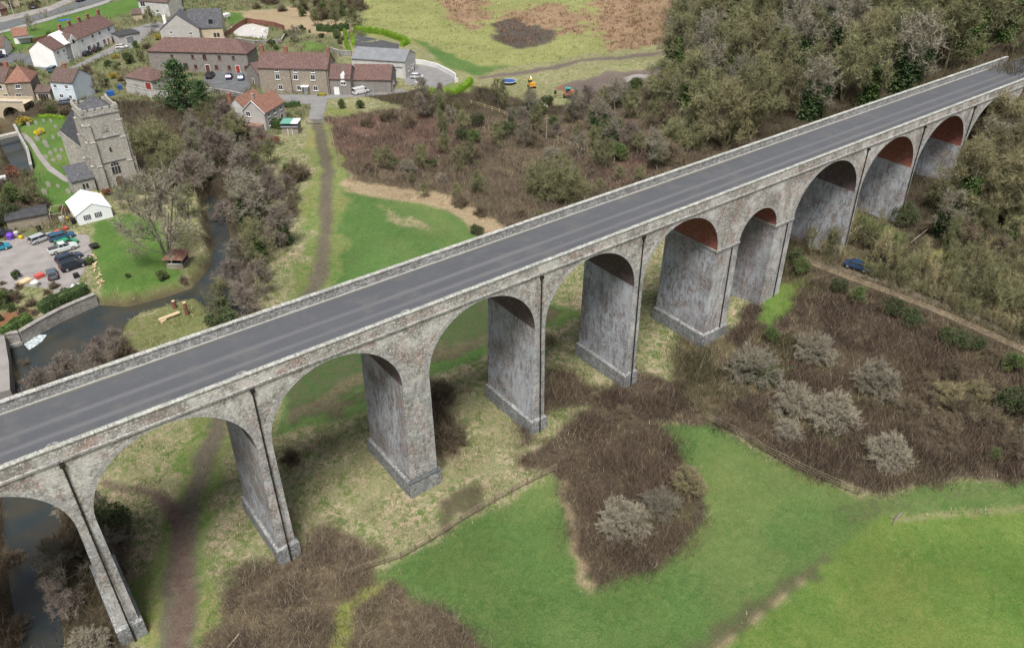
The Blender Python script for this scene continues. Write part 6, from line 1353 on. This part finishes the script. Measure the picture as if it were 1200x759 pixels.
# ------------------------------------------------------------------ ground cover nobody could count
def tris(n, c, h, w, lean, rg):
    """n blades at centres c (n,3): base edge w wide, tip h high leaning"""
    az = rg.uniform(0, 2*pi, n); dx, dy = np.cos(az)*w/2, np.sin(az)*w/2; la = rg.uniform(0, 2*pi, n)
    tip = c+np.stack([np.cos(la)*lean*h, np.sin(la)*lean*h, h], -1)
    return np.stack([c-np.stack([dx, dy, np.zeros(n)], -1), c+np.stack([dx, dy, np.zeros(n)], -1), tip], 1)
TRK = W([(925,296),(972,312),(1040,332),(1120,362),(1200,398),(1300,440)])
def scatter(name, label, types, dens, blades, h, w, lean, spread, cols, box, fade=150, zr=0, seed=1, smooth=None, lumpy=3.0, cat='ground cover', gmix=.25):
    rg = np.random.default_rng(seed); u0, u1, v0, v1 = box; n = int((u1-u0)*(v1-v0)*dens); u = rg.uniform(u0, u1, n); v = rg.uniform(v0, v1, n)
    # keep what the camera could see from here or from a step aside
    dx, dy, dz = u-CP[0], v-CP[1], -CP[2]; Fw = dx*_sp+dy*_cp; R_ = dx*_cp-dy*_sp; dep = Fw*_c-dz*_s; k = (np.abs(R_/dep) < .70) & ((Fw*_s+dz*_c)/dep > -.47); u, v = u[k], v[k]
    uj, vj = u+rg.normal(0, .7, len(u)), v+rg.normal(0, .7, len(v)); ty = T[np.clip(np.searchsorted(AU, uj), 0, len(AU)-1), np.clip(np.searchsorted(AV, vj), 0, len(AV)-1)]; k = np.isin(ty, [GN.index(t) for t in types]) & (riverdepth(u, v) > .6); u, v, ty = u[k], v[k], ty[k]
    k = segdist(TRK, u, v, False) > .8
    for P_ in SHEETS: k &= ~inpoly(P_, u, v)
    u, v, ty = u[k], v[k], ty[k]
    dist = np.hypot(u-CP[0], v-CP[1]); k = rg.random(len(u)) < np.clip(fade/np.maximum(dist, 1), 0, 1)**2; u, v, ty = u[k], v[k], ty[k]
    cl = fbm(u/2.6+seed, v/2.6, 3); k = cl > -.12+rg.normal(0, .05, len(u)); u, v, ty, cl = u[k], v[k], ty[k], cl[k]
    for f_, q in ((PU[p], PW[p]) for p in PU): k = ~((np.abs(u-f_) < q/2+.7) & (v > YN-.8) & (v < YF+.8)); u, v, ty, cl = u[k], v[k], ty[k], cl[k]
    z = terrain(u, v); n = len(u); cen = np.stack([u, v, z], -1); sc = np.clip(1+cl*lumpy, .35, 2.2)*rg.uniform(.7, 1.3, n)
    C = np.repeat(cen, blades, 0); S_ = np.repeat(sc, blades); N_ = len(C); C = C+np.stack([rg.normal(0, spread, N_)*S_, rg.normal(0, spread, N_)*S_, rg.random(N_)*zr*S_-.05], -1)
    T3 = tris(N_, C, h*S_*rg.uniform(.5, 1.1, N_), w*rg.uniform(.6, 1.3, N_)*(1+.004*np.repeat(np.hypot(u-CP[0], v-CP[1]), blades)), lean*rg.uniform(.2, 1.2, N_), rg)
    ci = rg.random((N_, 1)); ca_, cb_ = np.array(cols[0]), np.array(cols[1]); big = np.repeat(sstep(-.2, .2, (fbm(u/4+3, v/4, 4)+fbm(u/12+9, v/12, 2))), blades)[:, None]
    gi = (np.clip(np.searchsorted(AU, u), 0, len(AU)-1), np.clip(np.searchsorted(AV, v), 0, len(AV)-1)); gc = np.repeat(ca2[gi], blades, 0)
    cc = ((ca_*(1-big)+cb_*big)*(1-gmix)+gc*1.15*gmix)*rg.uniform(.7, 1.3, (N_, 1))
    if len(cols) > 2: cc = np.where(ci > .82, np.array(cols[2])*rg.uniform(.8, 1.2, (N_, 1)), cc)
    o = wmesh(name, M['stuff'], T3.reshape(-1, 3), np.arange(N_*3).reshape(-1, 3), col=np.repeat(cc, 3, 0)); tag(o, label, cat, kind='stuff'); return N_
NB = 0
NB += scatter('rough_grass', 'tussocky straw and green rough grass around the piers', ['rough','grassmix','bank','yellow','tan'], 7.0, 8, .34, .045, .8, .20, [(.44,.36,.25),(.24,.20,.12),(.48,.41,.29)], (-30,140,-60,115), 95, seed=2, cat='grass', gmix=.85)
NB += scatter('straw_grass', 'pale straw grass growing through the brambles', ['scrub','redscrub','darkolive','thorn'], 2.0, 9, .6, .04, .8, .3, [(.30,.25,.17),(.15,.15,.07),(.38,.31,.22)], (-40,180,-75,150), 105, seed=13, lumpy=4.0, cat='grass')
NB += scatter('bramble_scrub', 'leafless brown bramble thickets', ['scrub','redscrub'], 6.0, 13, .8, .032, .9, .42, [(.080,.060,.052),(.155,.120,.092),(.26,.215,.165)], (-40,180,-75,150), 105, zr=.5, seed=3, lumpy=5.0, cat='brambles')
NB += scatter('thorn_thicket', 'dense dark brown thorn and bramble thickets below the viaduct', ['thorn'], 6.5, 13, .8, .034, .9, .42, [(.060,.042,.034),(.120,.086,.064),(.21,.165,.12)], (-40,180,-75,60), 105, zr=.5, seed=23, lumpy=5.0, cat='brambles')
NB += scatter('dark_undergrowth', 'dark olive undergrowth on the slopes', ['darkolive','floor'], 3.0, 11, .9, .045, .8, .45, [(.045,.046,.026),(.095,.080,.048),(.15,.13,.075)], (-40,420,-60,330), 120, zr=.5, seed=4, lumpy=5.0, cat='undergrowth')
NB += scatter('dead_bracken', 'red-brown dead bracken in the far meadow', ['bracken','burnt'], 1.2, 6, .7, .09, .8, .35, [(.22,.12,.085),(.26,.16,.11),(.12,.14,.05)], (110,420,90,330), 190, zr=.2, seed=5, cat='bracken')
NB += scatter('meadow_grass', 'pale tussocky grass of the far meadow', ['meadow'], .9, 6, .5, .10, .7, .35, [(.32,.31,.16),(.22,.26,.09),(.36,.31,.20)], (90,420,90,360), 190, seed=6, cat='grass', gmix=.7)
NB += scatter('field_grass', 'short green tufts on the grazed fields', ['pasture','bright','green','verge','dullgreen'], 5.5, 4, .15, .05, .7, .16, [(.055,.11,.028),(.13,.16,.05),(.20,.19,.09)], (-30,130,-80,110), 75, seed=7, cat='grass', gmix=.6)
NB += scatter('garden_plants', 'mixed low garden planting between the houses', ['garden'], 1.4, 9, .9, .08, .8, .4, [(.15,.12,.08),(.08,.12,.04),(.24,.20,.13)], (-10,150,85,330), 160, zr=.4, seed=8, cat='planting')
print('BLADES', NB)
# ------------------------------------------------------------------ light, sky, view
SUN_EL, SUN_AZ = radians(63), radians(218)      # azimuth measured from +Y (away from the camera side) clockwise
wd_ = bpy.data.worlds.new('World'); scn.world = wd_; wd_.use_nodes = True; nt = wd_.node_tree
bg = nt.nodes['Background']; sky = nt.nodes.new('ShaderNodeTexSky'); sky.sky_type = 'NISHITA'; sky.sun_disc = False
sky.sun_elevation = SUN_EL; sky.sun_rotation = SUN_AZ; sky.air_density = 1.0; sky.dust_density = 4.0; sky.ozone_density = 1.0
hs = nt.nodes.new('ShaderNodeHueSaturation'); hs.inputs['Saturation'].default_value = .5
L(nt, sky.outputs[0], hs.inputs['Color']); L(nt, hs.outputs[0], bg.inputs[0]); bg.inputs[1].default_value = .075
sd = bpy.data.lights.new('sun', 'SUN'); so = bpy.data.objects.new('sun', sd); COL.objects.link(so)
sd.energy = 3.5; sd.angle = radians(20); sd.color = (1, .96, .9)
dirv = Vector((sin(SUN_AZ)*cos(SUN_EL), cos(SUN_AZ)*cos(SUN_EL), sin(SUN_EL)))
so.rotation_euler = dirv.to_track_quat('Z', 'Y').to_euler(); so.location = (0, 0, 120)
scn.view_settings.view_transform = 'Standard'; scn.view_settings.look = 'None'; scn.view_settings.gamma = 1; scn.view_settings.use_curve_mapping = False
scn.view_settings.exposure = EXPO if 'EXPO' in globals() else 0.6
scn.cycles.max_bounces = 4; scn.cycles.diffuse_bounces = 2; scn.cycles.glossy_bounces = 2; scn.cycles.transmission_bounces = 2; scn.cycles.transparent_max_bounces = 4
scn.cycles.use_denoising = True
